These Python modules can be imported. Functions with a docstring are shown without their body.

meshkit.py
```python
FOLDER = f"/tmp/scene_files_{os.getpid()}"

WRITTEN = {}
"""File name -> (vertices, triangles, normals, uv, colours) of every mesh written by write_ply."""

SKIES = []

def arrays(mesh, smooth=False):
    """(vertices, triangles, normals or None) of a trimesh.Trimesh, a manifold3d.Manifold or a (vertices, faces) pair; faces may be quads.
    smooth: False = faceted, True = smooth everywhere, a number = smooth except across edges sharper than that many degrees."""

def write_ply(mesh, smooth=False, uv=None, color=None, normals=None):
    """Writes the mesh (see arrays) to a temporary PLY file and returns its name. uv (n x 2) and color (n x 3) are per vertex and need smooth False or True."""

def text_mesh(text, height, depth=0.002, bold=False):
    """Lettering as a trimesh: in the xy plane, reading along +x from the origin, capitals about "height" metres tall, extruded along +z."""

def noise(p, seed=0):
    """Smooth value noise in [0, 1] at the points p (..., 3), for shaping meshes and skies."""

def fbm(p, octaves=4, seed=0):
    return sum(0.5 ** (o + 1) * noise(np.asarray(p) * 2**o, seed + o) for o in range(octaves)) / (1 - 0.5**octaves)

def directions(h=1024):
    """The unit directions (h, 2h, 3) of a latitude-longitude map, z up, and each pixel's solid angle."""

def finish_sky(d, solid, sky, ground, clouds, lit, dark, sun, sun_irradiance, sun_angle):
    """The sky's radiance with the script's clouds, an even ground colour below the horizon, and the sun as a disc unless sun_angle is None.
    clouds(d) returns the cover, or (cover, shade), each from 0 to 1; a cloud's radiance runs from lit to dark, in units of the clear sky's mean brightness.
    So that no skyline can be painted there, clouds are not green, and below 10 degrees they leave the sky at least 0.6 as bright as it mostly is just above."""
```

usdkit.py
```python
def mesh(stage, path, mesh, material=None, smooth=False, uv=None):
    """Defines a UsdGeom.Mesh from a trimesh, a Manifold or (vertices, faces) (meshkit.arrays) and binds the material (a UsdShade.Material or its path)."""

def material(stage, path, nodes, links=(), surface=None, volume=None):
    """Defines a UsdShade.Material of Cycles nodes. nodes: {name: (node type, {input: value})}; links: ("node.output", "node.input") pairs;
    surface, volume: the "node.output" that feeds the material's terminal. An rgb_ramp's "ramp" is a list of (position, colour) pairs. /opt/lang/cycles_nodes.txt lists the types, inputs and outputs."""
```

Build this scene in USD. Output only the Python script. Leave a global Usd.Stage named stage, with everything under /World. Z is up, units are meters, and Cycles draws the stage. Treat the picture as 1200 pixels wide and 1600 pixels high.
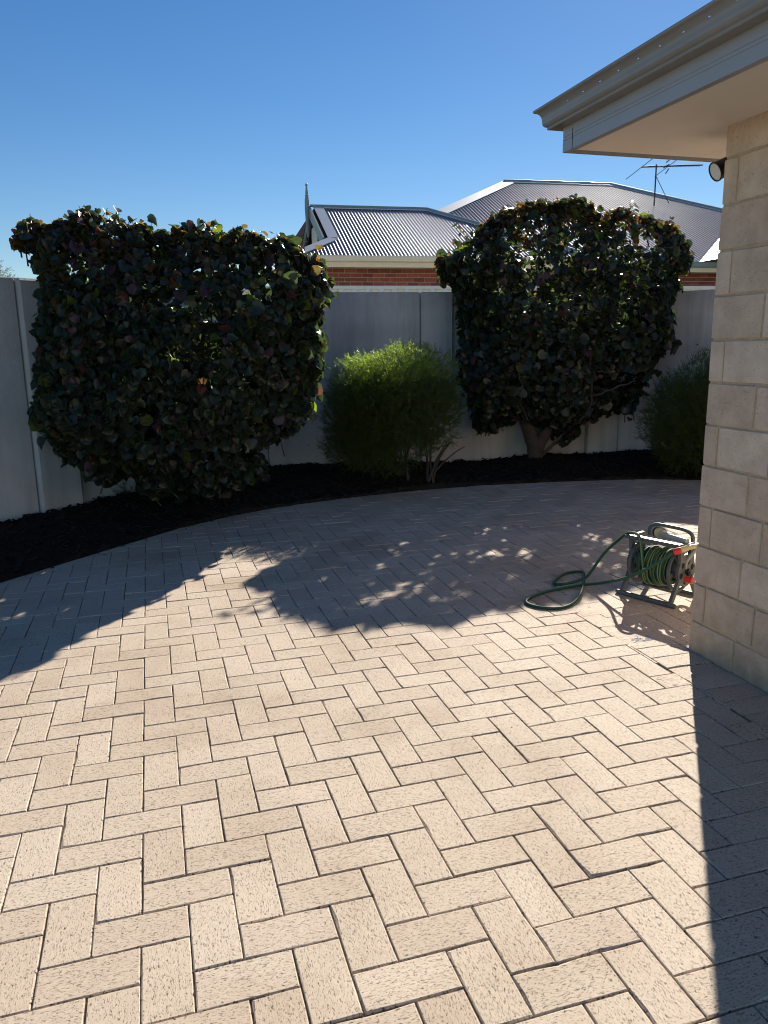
import math
import numpy as np, trimesh, shapely, manifold3d as m3
from shapely.geometry import Polygon, LineString, Point, box as sbox
from shapely import affinity
from pxr import Usd, UsdGeom, UsdLux, UsdShade, Gf, Sdf
import usdkit, meshkit

stage = Usd.Stage.CreateInMemory()
UsdGeom.SetStageUpAxis(stage, 'Z')
UsdGeom.SetStageMetersPerUnit(stage, 1.0)
world = UsdGeom.Xform.Define(stage, '/World')
stage.SetDefaultPrim(world.GetPrim())
UsdGeom.Scope.Define(stage, '/World/Looks')

# ------------------------------------------------------------------ camera
EYE, PITCH, ROLL, YAW = 1.40, -0.213216, -0.014930, 0.289685
FPX = 1198.36                               # focal length in pixels of a 1200 x 1600 picture
_f = np.array([0, math.cos(PITCH), math.sin(PITCH)])
_r0 = np.array([1., 0, 0]); _u0 = np.cross(_r0, _f)
_r = math.cos(ROLL) * _r0 + math.sin(ROLL) * _u0
_u = -math.sin(ROLL) * _r0 + math.cos(ROLL) * _u0
cam = UsdGeom.Camera.Define(stage, '/World/camera')
cam.AddTransformOp().Set(Gf.Matrix4d(*_r, 0, *_u, 0, *(-_f), 0, 0, 0, EYE, 1))
cam.CreateHorizontalApertureAttr(36.0)
cam.CreateVerticalApertureAttr(48.0)
cam.CreateFocalLengthAttr(36.0 * FPX / 1200)
cam.CreateClippingRangeAttr(Gf.Vec2f(0.05, 2000))
EXPOSURE = 0.78
cam.CreateExposureAttr(EXPOSURE)

# ------------------------------------------------------------------ sky and sun
SUN_AZ, SUN_EL = math.radians(20.0), math.radians(28.8)
SUN = np.array([math.sin(SUN_AZ) * math.cos(SUN_EL), math.cos(SUN_AZ) * math.cos(SUN_EL), math.sin(SUN_EL)])
dome = UsdLux.DomeLight.Define(stage, '/World/sky')
dome.GetPrim().SetCustomDataByKey('kind', 'structure')
skymat = usdkit.material(stage, '/World/Looks/sky', {
    'sky': ('sky_texture', {'sky_type': 'single_scattering', 'sun_disc': False, 'sun_elevation': SUN_EL, 'sun_rotation': SUN_AZ,
                            'altitude': 60.0, 'air_density': 1.0, 'aerosol_density': 0.04, 'ozone_density': 3.0}),
    'sat': ('hsv', {'saturation': 1.27, 'hue': 0.505}),
    'bg': ('background_shader', {'strength': 0.057})}, [('sky.color', 'sat.color'), ('sat.color', 'bg.color')], surface='bg.background')
UsdShade.MaterialBindingAPI.Apply(dome.GetPrim()).Bind(skymat)
sun = UsdLux.DistantLight.Define(stage, '/World/sun')
sun.CreateIntensityAttr(1.25)
sun.CreateAngleAttr(0.53)
sun.CreateNormalizeAttr(True)
sun.CreateColorAttr(Gf.Vec3f(1.0, 0.94, 0.85))
_z = SUN; _x = np.cross([0, 0, 1], _z); _x /= np.linalg.norm(_x); _y = np.cross(_z, _x)
sun.AddTransformOp().Set(Gf.Matrix4d(*_x, 0, *_y, 0, *_z, 0, 0, 0, 30, 1))

# ------------------------------------------------------------------ helpers
_count = {}
def numbered(path):
    n = _count.get(path, 0)
    _count[path] = n + 1
    return path if n == 0 else f'{path}_{n:03d}'

def keys(prim, **kw):
    for k, v in kw.items():
        if v:
            prim.SetCustomDataByKey(k, v)

def thing(name, label, category, loc=(0, 0, 0), rotz=0.0, group=None):
    x = UsdGeom.Xform.Define(stage, numbered('/World/' + name))
    x.AddTranslateOp().Set(Gf.Vec3d(*map(float, loc)))
    if rotz:
        x.AddRotateZOp().Set(math.degrees(rotz))
    keys(x.GetPrim(), label=label, category=category, group=group)
    return str(x.GetPath())

def group_part(name, parent):
    x = UsdGeom.Xform.Define(stage, numbered(parent + '/' + name))
    return str(x.GetPath())

def part(name, mesh, mat, parent='/World', smooth=False, uv=None, kind=None, label=None, category=None):
    p = numbered(parent + '/' + name)
    m = usdkit.mesh(stage, p, mesh, mat, smooth=smooth, uv=uv)
    keys(m.GetPrim(), kind=kind, label=label, category=category)
    return p

cat = trimesh.util.concatenate

def tri(v, f):
    f = np.asarray(f)
    if f.shape[1] == 4:
        f = np.vstack([f[:, [0, 1, 2]], f[:, [0, 2, 3]]])
    return trimesh.Trimesh(np.asarray(v, float), f, process=False)

def bx(x0, x1, y0, y1, z0, z1):
    m = trimesh.creation.box((x1 - x0, y1 - y0, z1 - z0))
    m.apply_translation(((x0 + x1) / 2, (y0 + y1) / 2, (z0 + z1) / 2))
    return m

def cham(x0, x1, y0, y1, z0, z1, c=0.004):
    """A box with all its edges chamfered."""
    pts = []
    for X, sx in ((x0, 1), (x1, -1)):
        for Y, sy in ((y0, 1), (y1, -1)):
            for Z, sz in ((z0, 1), (z1, -1)):
                pts += [(X, Y + sy * c, Z + sz * c), (X + sx * c, Y, Z + sz * c), (X + sx * c, Y + sy * c, Z)]
    return trimesh.convex.convex_hull(np.array(pts))

def frame(origin, ax, ay, az=(0, 0, 1)):
    T = np.eye(4); T[:3, 0], T[:3, 1], T[:3, 2], T[:3, 3] = ax, ay, az, origin
    return T

def put(mesh, T):
    m = mesh.copy(); m.apply_transform(T)
    return m

def tube(path, rad, n=8, caps=True):
    P = np.asarray(path, float); k = len(P)
    R = np.full(k, rad) if np.ndim(rad) == 0 else np.asarray(rad, float)
    t = np.gradient(P, axis=0); t /= np.linalg.norm(t, axis=1, keepdims=True) + 1e-12
    up = np.array([0, 0, 1.]) if abs(t[0, 2]) < .9 else np.array([1., 0, 0])
    nrm = np.cross(t[0], up); nrm /= np.linalg.norm(nrm)
    a = np.arange(n) / n * 2 * np.pi
    V = []
    for i in range(k):
        nrm = nrm - t[i] * (nrm @ t[i]); nrm /= np.linalg.norm(nrm) + 1e-12
        b = np.cross(t[i], nrm)
        V.append(P[i] + R[i] * (np.cos(a)[:, None] * nrm + np.sin(a)[:, None] * b))
    V = np.vstack(V)
    F = []
    for i in range(k - 1):
        for j in range(n):
            q, w_ = i * n + j, i * n + (j + 1) % n
            F += [(q, w_, w_ + n), (q, w_ + n, q + n)]
    if caps:
        V = np.vstack([V, P[0], P[-1]]); c0, c1 = k * n, k * n + 1
        for j in range(n):
            F += [(c0, (j + 1) % n, j), (c1, (k - 1) * n + j, (k - 1) * n + (j + 1) % n)]
    return tri(V, F)

def smoothpath(pts, per=6):
    from scipy.interpolate import CubicSpline
    P = np.asarray(pts, float)
    s = np.r_[0, np.cumsum(np.linalg.norm(np.diff(P, axis=0), axis=1) ** .5)]
    return CubicSpline(s, P)(np.linspace(0, s[-1], per * (len(P) - 1) + 1))

def extr(poly, h):
    polys = getattr(poly, 'geoms', [poly])
    return cat([trimesh.creation.extrude_polygon(g, h, engine='earcut') for g in polys if g.area > 1e-8])

# ------------------------------------------------------------------ materials
def mat(name, nodes, links, surface='p.BSDF'):
    return usdkit.material(stage, '/World/Looks/' + name, nodes, links, surface=surface)

def plain(name, color, rough=0.5, metallic=0.0, var=0.12, scale=12.0, bump=0.0, spec=0.5):
    """Paint, plastic or metal with slight mottling and wear."""
    c = np.array(color, float)
    nodes = {'tc': ('texture_coordinate', {}),
             'n': ('noise_texture', {'scale': scale, 'detail': 4.0, 'roughness': 0.6}),
             'r': ('rgb_ramp', {'ramp': [(0.25, tuple(c * (1 - var))), (0.75, tuple(np.minimum(c * (1 + var), 1)))]}),
             'p': ('principled_bsdf', {'roughness': rough, 'metallic': metallic, 'specular_ior_level': spec})}
    links = [('tc.object', 'n.vector'), ('n.fac', 'r.fac'), ('r.color', 'p.base_color')]
    if bump:
        nodes['n2'] = ('noise_texture', {'scale': scale * 8, 'detail': 5.0})
        nodes['b'] = ('bump', {'strength': 0.6, 'distance': bump})
        links += [('tc.object', 'n2.vector'), ('n2.fac', 'b.height'), ('b.normal', 'p.normal')]
    return mat(name, nodes, links)

# clay paver: uv in metres with u along the paver, whole multiples of 10 tell pavers apart
PAVER = mat('paver', {
    'tc': ('texture_coordinate', {}),
    'cell': ('vector_math', {'math_type': 'snap', 'vector2': (10., 10., 10.)}),
    'wn': ('white_noise_texture', {'dimensions': '2D'}),
    'tone': ('rgb_ramp', {'ramp': [(0, (.57, .455, .34)), (.2, (.585, .47, .355)), (.7, (.615, .50, .38)), (.92, (.64, .525, .405)), (1, (.60, .48, .37))]}),
    'mp': ('mapping', {'scale': (115., 300., 1.)}),
    'n1': ('noise_texture', {'scale': 1.0, 'detail': 2.5, 'roughness': .6, 'distortion': 1.2}),
    'spk': ('rgb_ramp', {'ramp': [(0.0, (1, 1, 1)), (.382, (1, 1, 1)), (.405, (0, 0, 0)), (1, (0, 0, 0))]}),
    'mp2': ('mapping', {'scale': (45., 90., 1.)}),
    'n2': ('noise_texture', {'scale': 1.0, 'detail': 4.0, 'roughness': .7}),
    'mot': ('rgb_ramp', {'ramp': [(.3, (.90, .89, .87)), (.7, (1.05, 1.05, 1.05))]}),
    'mul': ('mix', {'mix_type': 'multiply', 'fac': 1.0}),
    'geo': ('geometry', {}),
    'n3': ('noise_texture', {'scale': 1.6, 'detail': 4.0, 'roughness': .6}),
    'stain': ('rgb_ramp', {'ramp': [(.30, (.80, .76, .72)), (.52, (1, 1, 1))]}),
    'mul2': ('mix', {'mix_type': 'multiply', 'fac': 1.0}),
    'col': ('mix', {'color2': (.06, .042, .032)}),
    'sf': ('math', {'math_type': 'multiply', 'value2': .95}),
    'hgt': ('math', {'math_type': 'multiply_add', 'value2': -1.6}),
    'b': ('bump', {'strength': .55, 'distance': .0012}),
    'p': ('principled_bsdf', {'roughness': .75, 'specular_ior_level': .22})},
    [('tc.UV', 'cell.vector1'), ('cell.vector', 'wn.vector'), ('wn.value', 'tone.fac'),
     ('tc.UV', 'mp.vector'), ('mp.vector', 'n1.vector'), ('n1.fac', 'spk.fac'),
     ('tc.UV', 'mp2.vector'), ('mp2.vector', 'n2.vector'), ('n2.fac', 'mot.fac'),
     ('tone.color', 'mul.color1'), ('mot.color', 'mul.color2'),
     ('geo.position', 'n3.vector'), ('n3.fac', 'stain.fac'), ('mul.color', 'mul2.color1'), ('stain.color', 'mul2.color2'),
     ('mul2.color', 'col.color1'), ('spk.color', 'sf.value1'), ('sf.value', 'col.fac'),
     ('spk.color', 'hgt.value1'), ('n2.fac', 'hgt.value3'), ('hgt.value', 'b.height'), ('b.normal', 'p.normal'), ('col.color', 'p.base_color')])

SAND = plain('joint_sand', (.20, .155, .11), .95, var=.45, scale=60., bump=.004)
SOIL = plain('sandy_soil', (.22, .17, .12), .95, var=.3, scale=3., bump=.01)
MULCH = plain('mulch', (.020, .014, .010), .95, var=.6, scale=40., bump=.01, spec=.2)
CHIP = mat('mulch_chip', {'g': ('geometry', {}),
    'r': ('rgb_ramp', {'ramp': [(0, (.012, .009, .007)), (.55, (.040, .026, .017)), (.85, (.085, .054, .032)), (1, (.22, .16, .10))]}),
    'p': ('principled_bsdf', {'roughness': .9, 'specular_ior_level': .2})}, [('g.random_per_island', 'r.fac'), ('r.color', 'p.base_color')])

BLOCK = mat('limestone_block', {
    'geo': ('geometry', {}), 'oi': ('object_info', {}),
    'tone': ('rgb_ramp', {'ramp': [(0, (.46, .35, .255)), (.5, (.53, .415, .31)), (1, (.58, .47, .36))]}),
    'n': ('noise_texture', {'scale': 9., 'detail': 6., 'roughness': .65}),
    'mot': ('rgb_ramp', {'ramp': [(.3, (.78, .76, .74)), (.7, (1.10, 1.10, 1.10))]}),
    'mul': ('mix', {'mix_type': 'multiply', 'fac': 1.0}),
    'mp': ('mapping', {'scale': (14., 14., 90.)}),
    'ns': ('noise_texture', {'scale': 1., 'detail': 3., 'distortion': 1.5}),
    'scr': ('rgb_ramp', {'ramp': [(.0, (1, 1, 1)), (.27, (1, 1, 1)), (.32, (0, 0, 0)), (1, (0, 0, 0))]}),
    'vo': ('voronoi_texture', {'scale': 55.}),
    'pit': ('rgb_ramp', {'ramp': [(0, (1, 1, 1)), (.10, (1, 1, 1)), (.17, (0, 0, 0)), (1, (0, 0, 0))]}),
    'mx': ('math', {'math_type': 'maximum'}),
    'sf': ('math', {'math_type': 'multiply', 'value2': .32}),
    'col': ('mix', {'color2': (.20, .15, .105)}),
    'sepz': ('separate_xyz', {}), 'low': ('map_range', {'from_min': .01, 'from_max': .26, 'to_min': 1.1, 'to_max': 0., 'clamp': True}),
    'nl': ('noise_texture', {'scale': 16., 'detail': 5.}), 'lm': ('math', {'math_type': 'multiply', 'use_clamp': True}), 'soil': ('mix', {'color2': (.20, .155, .11)}),
    'nf': ('noise_texture', {'scale': 160., 'detail': 4.}),
    'h': ('math', {'math_type': 'multiply_add', 'value2': -1.8}),
    'b': ('bump', {'strength': .6, 'distance': .002}),
    'p': ('principled_bsdf', {'roughness': .85, 'specular_ior_level': .3})},
    [('oi.random', 'tone.fac'), ('geo.position', 'n.vector'), ('n.fac', 'mot.fac'), ('tone.color', 'mul.color1'), ('mot.color', 'mul.color2'),
     ('geo.position', 'mp.vector'), ('mp.vector', 'ns.vector'), ('ns.fac', 'scr.fac'), ('geo.position', 'vo.vector'), ('vo.distance', 'pit.fac'),
     ('scr.color', 'mx.value1'), ('pit.color', 'mx.value2'), ('mx.value', 'sf.value1'), ('mul.color', 'col.color1'), ('sf.value', 'col.fac'),
     ('geo.position', 'sepz.vector'), ('sepz.z', 'low.value'), ('geo.position', 'nl.vector'), ('low.result', 'lm.value1'), ('nl.fac', 'lm.value2'), ('lm.value', 'soil.fac'), ('col.color', 'soil.color1'),
     ('soil.color', 'p.base_color'), ('geo.position', 'nf.vector'), ('mx.value', 'h.value1'), ('nf.fac', 'h.value3'), ('h.value', 'b.height'), ('b.normal', 'p.normal')])
MORTAR = plain('mortar', (.42, .325, .215), .95, var=.2, scale=30., bump=.003)

RENDER = mat('painted_render', {
    'geo': ('geometry', {}),
    'n': ('noise_texture', {'scale': 1.8, 'detail': 5., 'roughness': .6}),
    'base': ('rgb_ramp', {'ramp': [(.3, (.40, .385, .355)), (.7, (.56, .535, .49))]}),
    'mp': ('mapping', {'scale': (5., 5., .35)}),
    'ns': ('noise_texture', {'scale': 1., 'detail': 5., 'roughness': .65}),
    'st': ('rgb_ramp', {'ramp': [(.28, (.70, .69, .68)), (.55, (1, 1, 1))]}),
    'mul': ('mix', {'mix_type': 'multiply', 'fac': 1.0}),
    'sep': ('separate_xyz', {}),
    'topd': ('map_range', {'from_min': 1.72, 'from_max': 1.95, 'to_min': 0., 'to_max': .55, 'clamp': True}),
    'nt': ('noise_texture', {'scale': 7., 'detail': 4.}),
    'tm': ('math', {'math_type': 'multiply'}),
    'dirt': ('mix', {'color2': (.17, .17, .165)}),
    'vo': ('voronoi_texture', {'scale': 3.1}),
    'pit': ('rgb_ramp', {'ramp': [(0, (1, 1, 1)), (.035, (1, 1, 1)), (.05, (0, 0, 0)), (1, (0, 0, 0))]}),
    'pc': ('mix', {'color2': (.10, .10, .10)}),
    'nf': ('noise_texture', {'scale': 38., 'detail': 6., 'roughness': .65}),
    'b': ('bump', {'strength': .6, 'distance': .007}),
    'p': ('principled_bsdf', {'roughness': .85, 'specular_ior_level': .3})},
    [('geo.position', 'n.vector'), ('n.fac', 'base.fac'), ('geo.position', 'mp.vector'), ('mp.vector', 'ns.vector'), ('ns.fac', 'st.fac'),
     ('base.color', 'mul.color1'), ('st.color', 'mul.color2'), ('geo.position', 'sep.vector'), ('sep.z', 'topd.value'),
     ('geo.position', 'nt.vector'), ('topd.result', 'tm.value1'), ('nt.fac', 'tm.value2'), ('tm.value', 'dirt.fac'), ('mul.color', 'dirt.color1'),
     ('geo.position', 'vo.vector'), ('vo.distance', 'pit.fac'), ('pit.color', 'pc.fac'), ('dirt.color', 'pc.color1'), ('pc.color', 'p.base_color'),
     ('geo.position', 'nf.vector'), ('nf.fac', 'b.height'), ('b.normal', 'p.normal')])

BRICK = mat('red_brick', {
    'geo': ('geometry', {}), 'oi': ('object_info', {}),
    'tone': ('rgb_ramp', {'ramp': [(0, (.155, .040, .026)), (.5, (.21, .056, .036)), (1, (.265, .080, .050))]}),
    'n': ('noise_texture', {'scale': 25., 'detail': 4.}), 'mot': ('rgb_ramp', {'ramp': [(.3, (.75, .75, .75)), (.7, (1.1, 1.1, 1.1))]}),
    'mul': ('mix', {'mix_type': 'multiply', 'fac': 1.}), 'p': ('principled_bsdf', {'roughness': .85})},
    [('oi.random', 'tone.fac'), ('geo.position', 'n.vector'), ('n.fac', 'mot.fac'), ('tone.color', 'mul.color1'), ('mot.color', 'mul.color2'), ('mul.color', 'p.base_color')])
LIMEMORTAR = plain('cream_mortar', (.50, .42, .32), .95, var=.15, scale=20.)
CREAM = plain('cream_paint', (.66, .57, .40), .5, var=.06, scale=4.)
PALEFENCE = plain('cream_steel', (.74, .68, .55), .45, var=.05, scale=4.)
ROOFSTEEL = plain('roof_steel', (.195, .165, .19), .55, metallic=.0, var=.10, scale=1.2, spec=.3)
FLASH = plain('roof_flashing', (.52, .53, .54), .4, metallic=.2, var=.06, scale=2.)
TRIMGREEN = plain('green_grey_trim', (.17, .22, .20), .5, var=.1, scale=6.)
GUTTER = plain('gutter_steel', (.20, .188, .168), .30, metallic=.1, var=.10, scale=5.)
FASCIA = plain('fascia_steel', (.27, .275, .285), .42, metallic=.1, var=.05, scale=4.)
SOFFIT = plain('soffit_board', (.64, .585, .515), .8, var=.04, scale=3.)
BLACKP = plain('black_paint', (.012, .012, .013), .4, var=.2)
LENS = plain('frosted_glass', (.62, .62, .58), .25, var=.04)
REELGREY = plain('grey_plastic', (.085, .092, .085), .48, var=.15, scale=20.)
REELLIGHT = plain('pale_grey_plastic', (.30, .32, .30), .4, var=.12, scale=20.)
RED = plain('red_plastic', (.55, .03, .02), .35, var=.1)
YELLOW = plain('beige_plastic', (.58, .47, .22), .4, var=.1)
WIRE = plain('aerial_metal', (.06, .06, .07), .7)
BARK = plain('bark', (.060, .042, .030), .9, var=.4, scale=30., bump=.006)
INKBLUE = plain('chalk', (.30, .31, .47), .9, var=.3, scale=80.)
HOSE = mat('hose_rubber', {
    'tc': ('texture_coordinate', {}), 'sep': ('separate_xyz', {}),
    'r': ('rgb_ramp', {'interpolate': False, 'ramp': [(0, (.018, .070, .042)), (.16, (.22, .22, .07)), (.27, (.018, .070, .042)), (.60, (.028, .095, .055)), (.68, (.22, .22, .07)), (.78, (.018, .070, .042))]}),
    'p': ('principled_bsdf', {'roughness': .62, 'specular_ior_level': .3})}, [('tc.UV', 'sep.vector'), ('sep.y', 'r.fac'), ('r.color', 'p.base_color')])

def leafmat(name, ramp, rough=.30, trans=.35, gain=2.2, coat=0.0):
    return mat(name, {
        'g': ('geometry', {}), 'oi': ('object_info', {}), 'ad': ('math', {'math_type': 'add'}), 'fr': ('math', {'math_type': 'fraction'}),
        'r': ('rgb_ramp', {'ramp': ramp}),
        'n': ('noise_texture', {'scale': 45., 'detail': 3.}), 'm': ('rgb_ramp', {'ramp': [(.3, (.75, .75, .75)), (.7, (1.15, 1.15, 1.15))]}),
        'mul': ('mix', {'mix_type': 'multiply', 'fac': 1.}),
        'tg': ('mix', {'mix_type': 'multiply', 'fac': 1., 'color2': (gain, gain * 1.15, gain * .45)}),
        'p': ('principled_bsdf', {'roughness': rough, 'specular_ior_level': .5, 'coat_weight': coat, 'coat_roughness': .18}),
        't': ('translucent_bsdf', {}), 'mx': ('mix_closure', {'fac': trans})},
        [('g.random_per_island', 'ad.value1'), ('oi.random', 'ad.value2'), ('ad.value', 'fr.value1'), ('fr.value', 'r.fac'),
         ('g.position', 'n.vector'), ('n.fac', 'm.fac'), ('r.color', 'mul.color1'), ('m.color', 'mul.color2'),
         ('mul.color', 'p.base_color'), ('mul.color', 'tg.color1'), ('tg.color', 't.color'), ('p.BSDF', 'mx.closure1'), ('t.BSDF', 'mx.closure2')], surface='mx.closure')
LEAF = leafmat('dark_leaf', [(0, (.034, .044, .032)), (.30, (.054, .072, .042)), (.50, (.070, .090, .042)), (.58, (.090, .040, .042)), (.80, (.105, .044, .048)), (.92, (.125, .050, .042)), (1, (.11, .13, .035))])
YOUNG = leafmat('bronze_leaf', [(0, (.085, .034, .030)), (.3, (.19, .030, .028)), (.5, (.14, .050, .026)), (.70, (.09, .070, .024)), (1, (.27, .038, .032))], trans=.5, gain=2.6)
LIME = leafmat('lime_leaf', [(0, (.06, .09, .012)), (1, (.12, .14, .02))], trans=.5, gain=2.6)
FINE = leafmat('fine_leaf', [(0, (.026, .044, .014)), (.6, (.048, .080, .018)), (1, (.085, .11, .024))], rough=.5, trans=.45, gain=2.4)
FINE_SUNLIT = leafmat('sunlit_tint_fine_leaf', [(0, (.085, .125, .022)), (.6, (.135, .185, .03)), (1, (.20, .24, .05))], rough=.45, trans=.5, gain=2.2)  # brighter copy of the fine leaf, sunlight painted into its colour
GOLD = leafmat('golden_leaf', [(0, (.07, .06, .015)), (1, (.16, .12, .03))], rough=.5, trans=.4, gain=1.6)

# ------------------------------------------------------------------ frames of the place
W = 0.115                                                   # a paver's width
EX = np.array([math.cos(YAW), math.sin(YAW), 0]); EY = np.array([-math.sin(YAW), math.cos(YAW), 0]); EZ = np.array([0, 0, 1.])
L0 = np.array([3.0566, -13.6408])                           # the camera in paver widths
def lat(p):                                                 # world xy -> paver grid
    p = np.asarray(p, float)
    return np.stack([p[..., 0] * EX[0] + p[..., 1] * EX[1], p[..., 0] * EY[0] + p[..., 1] * EY[1]], -1) / W + L0
def unlat(q):
    q = (np.asarray(q, float) - L0) * W
    return q[..., :1] * EX[:2] + q[..., 1:2] * EY[:2]
CORNER = np.array([1.4077, 3.3519, 0])
HD, HE = -EY, EX                                            # along the near wall towards the camera; into the house
UL = np.array([.54, .8417, 0]); NL = np.array([.8417, -.54, 0])          # left wall, direction and inward normal
WL0 = np.array([-2.94, 5.70, 0])
C1 = np.array([-1.19, 8.425, 0]); C2 = np.array([3.28, 9.35, 0])
UB = (C2 - C1) / np.linalg.norm(C2 - C1); NB = np.array([UB[1], -UB[0], 0])
UR = np.array([.866, -.5, 0]); NR = np.array([-.5, -.866, 0])
WALLH = 1.975

# ------------------------------------------------------------------ ground
part('ground', tri([(-300, -300, -.30), (300, -300, -.30), (300, 300, -.30), (-300, 300, -.30)], [(0, 1, 2, 3)]), SOIL, kind='structure')

edge = [(-6.4, -4.0), (-4.62, 0.2), (-3.55, 2.3), (-2.38, 4.57), (-1.98, 5.33), (-1.64, 5.96), (-1.30, 6.40), (-.92, 6.76), (-.35, 7.12), (.26, 7.42), (1.0, 7.68), (1.9, 7.83), (2.7, 7.90), (3.5, 7.75), (5.2, 6.9)]
PAVED = Polygon(edge + [(8.0, 4.6), (8.0, -4.0)])
house_fp = Polygon([tuple((CORNER + HD * a + HE * b)[:2]) for a, b in ((0, 0), (9, 0), (9, 9), (0, 9))])
pl = lambda P: Polygon(lat(np.array(P.exterior.coords)))
PAVED_L = pl(PAVED).difference(pl(house_fp).buffer(-.05))
CL = lat(CORNER[:2])
BORDER = sbox(CL[0] - 2, CL[1] - 300, CL[0], CL[1] + 1.0)
HERR = PAVED_L.difference(BORDER)
rngp = np.random.default_rng(5)
paving = UsdGeom.Xform.Define(stage, '/World/paving')
keys(paving.GetPrim(), kind='structure', label='cream clay pavers laid in herringbone across the courtyard')
PV = '/World/paving'
bed = PAVED.difference(house_fp.buffer(-.02))
bm = extr(bed, .05); bm.apply_translation((0, 0, -.0565))
part('joint_sand', bm, SAND, PV)

def paver_mesh(cx, cy, lx, ly, along):
    """A paver of lx by ly metres, its centre at grid point (cx, cy); along = 0 when its length runs along the grid's x."""
    g = .0013 + rngp.uniform(-.0007, .0010, 4)
    x0, x1, y0, y1 = -lx / 2 + g[0], lx / 2 - g[1], -ly / 2 + g[2], ly / 2 - g[3]
    nx_, ny_ = (4, 2) if lx > ly else (2, 4)
    fx, fy = np.linspace(0, 1, nx_ + 1)[:-1], np.linspace(0, 1, ny_ + 1)[:-1]
    ring = np.array([(x0 + (x1 - x0) * t, y0) for t in fx] + [(x1, y0 + (y1 - y0) * t) for t in fy] + [(x1 - (x1 - x0) * t, y1) for t in fx] + [(x0, y1 - (y1 - y0) * t) for t in fy])
    k = len(ring)
    mid_ = ring - rngp.uniform(0, .0011, (k, 1)) * np.sign(ring)
    c, d = .0018 + np.abs(rngp.normal(0, .0008, (k, 1))), .0013 + np.abs(rngp.normal(0, .0006, k))
    chip_ = rngp.random(k) < .03
    c = c + chip_[:, None] * .004; d = d + chip_ * .003
    inn = mid_ - c * np.clip(np.round(ring / np.array([lx / 2, ly / 2]) * 1.04 - np.sign(ring) * .02), -1, 1)
    v = np.vstack([np.c_[ring, np.full(k, -.05)], np.c_[mid_, -d], np.c_[inn, np.zeros(k)], [[0, 0, .0]]])
    i = np.arange(k); j = (i + 1) % k
    f = np.vstack([np.c_[i, j, j + k], np.c_[i, j + k, i + k], np.c_[i + k, j + k, j + 2 * k], np.c_[i + k, j + 2 * k, i + 2 * k], np.c_[i + 2 * k, j + 2 * k, np.full(k, 3 * k)]])
    off = rngp.integers(0, 400, 2) * 10. + 3.
    uv = (v[:, :2] if along == 0 else v[:, [1, 0]]) + off
    a = rngp.normal(0, .004); tx, ty = rngp.normal(0, .0035, 2)
    q = v.copy()
    q[:, 0], q[:, 1] = v[:, 0] * math.cos(a) - v[:, 1] * math.sin(a), v[:, 0] * math.sin(a) + v[:, 1] * math.cos(a)
    q[:, 2] = v[:, 2] + v[:, 0] * tx + v[:, 1] * ty + rngp.normal(0, .0007)
    o = unlat(np.array([cx, cy]))
    out = q[:, :1] * EX + q[:, 1:2] * EY + q[:, 2:] * EZ
    out[:, :2] += o
    return out, f, uv

def cut_paver(poly, along):
    m = extr(affinity.scale(poly.buffer(-.018), W, W, origin=(0, 0)), .05)
    v = np.array(m.vertices); v[:, 2] -= .05
    off = rngp.integers(0, 400, 2) * 10. + 3.
    uv = np.mod((v[:, :2] if along == 0 else v[:, [1, 0]]), 8.) * .5 + off
    w = unlat(v[:, :2] / W)
    return np.c_[w, v[:, 2]], np.array(m.faces), uv

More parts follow.
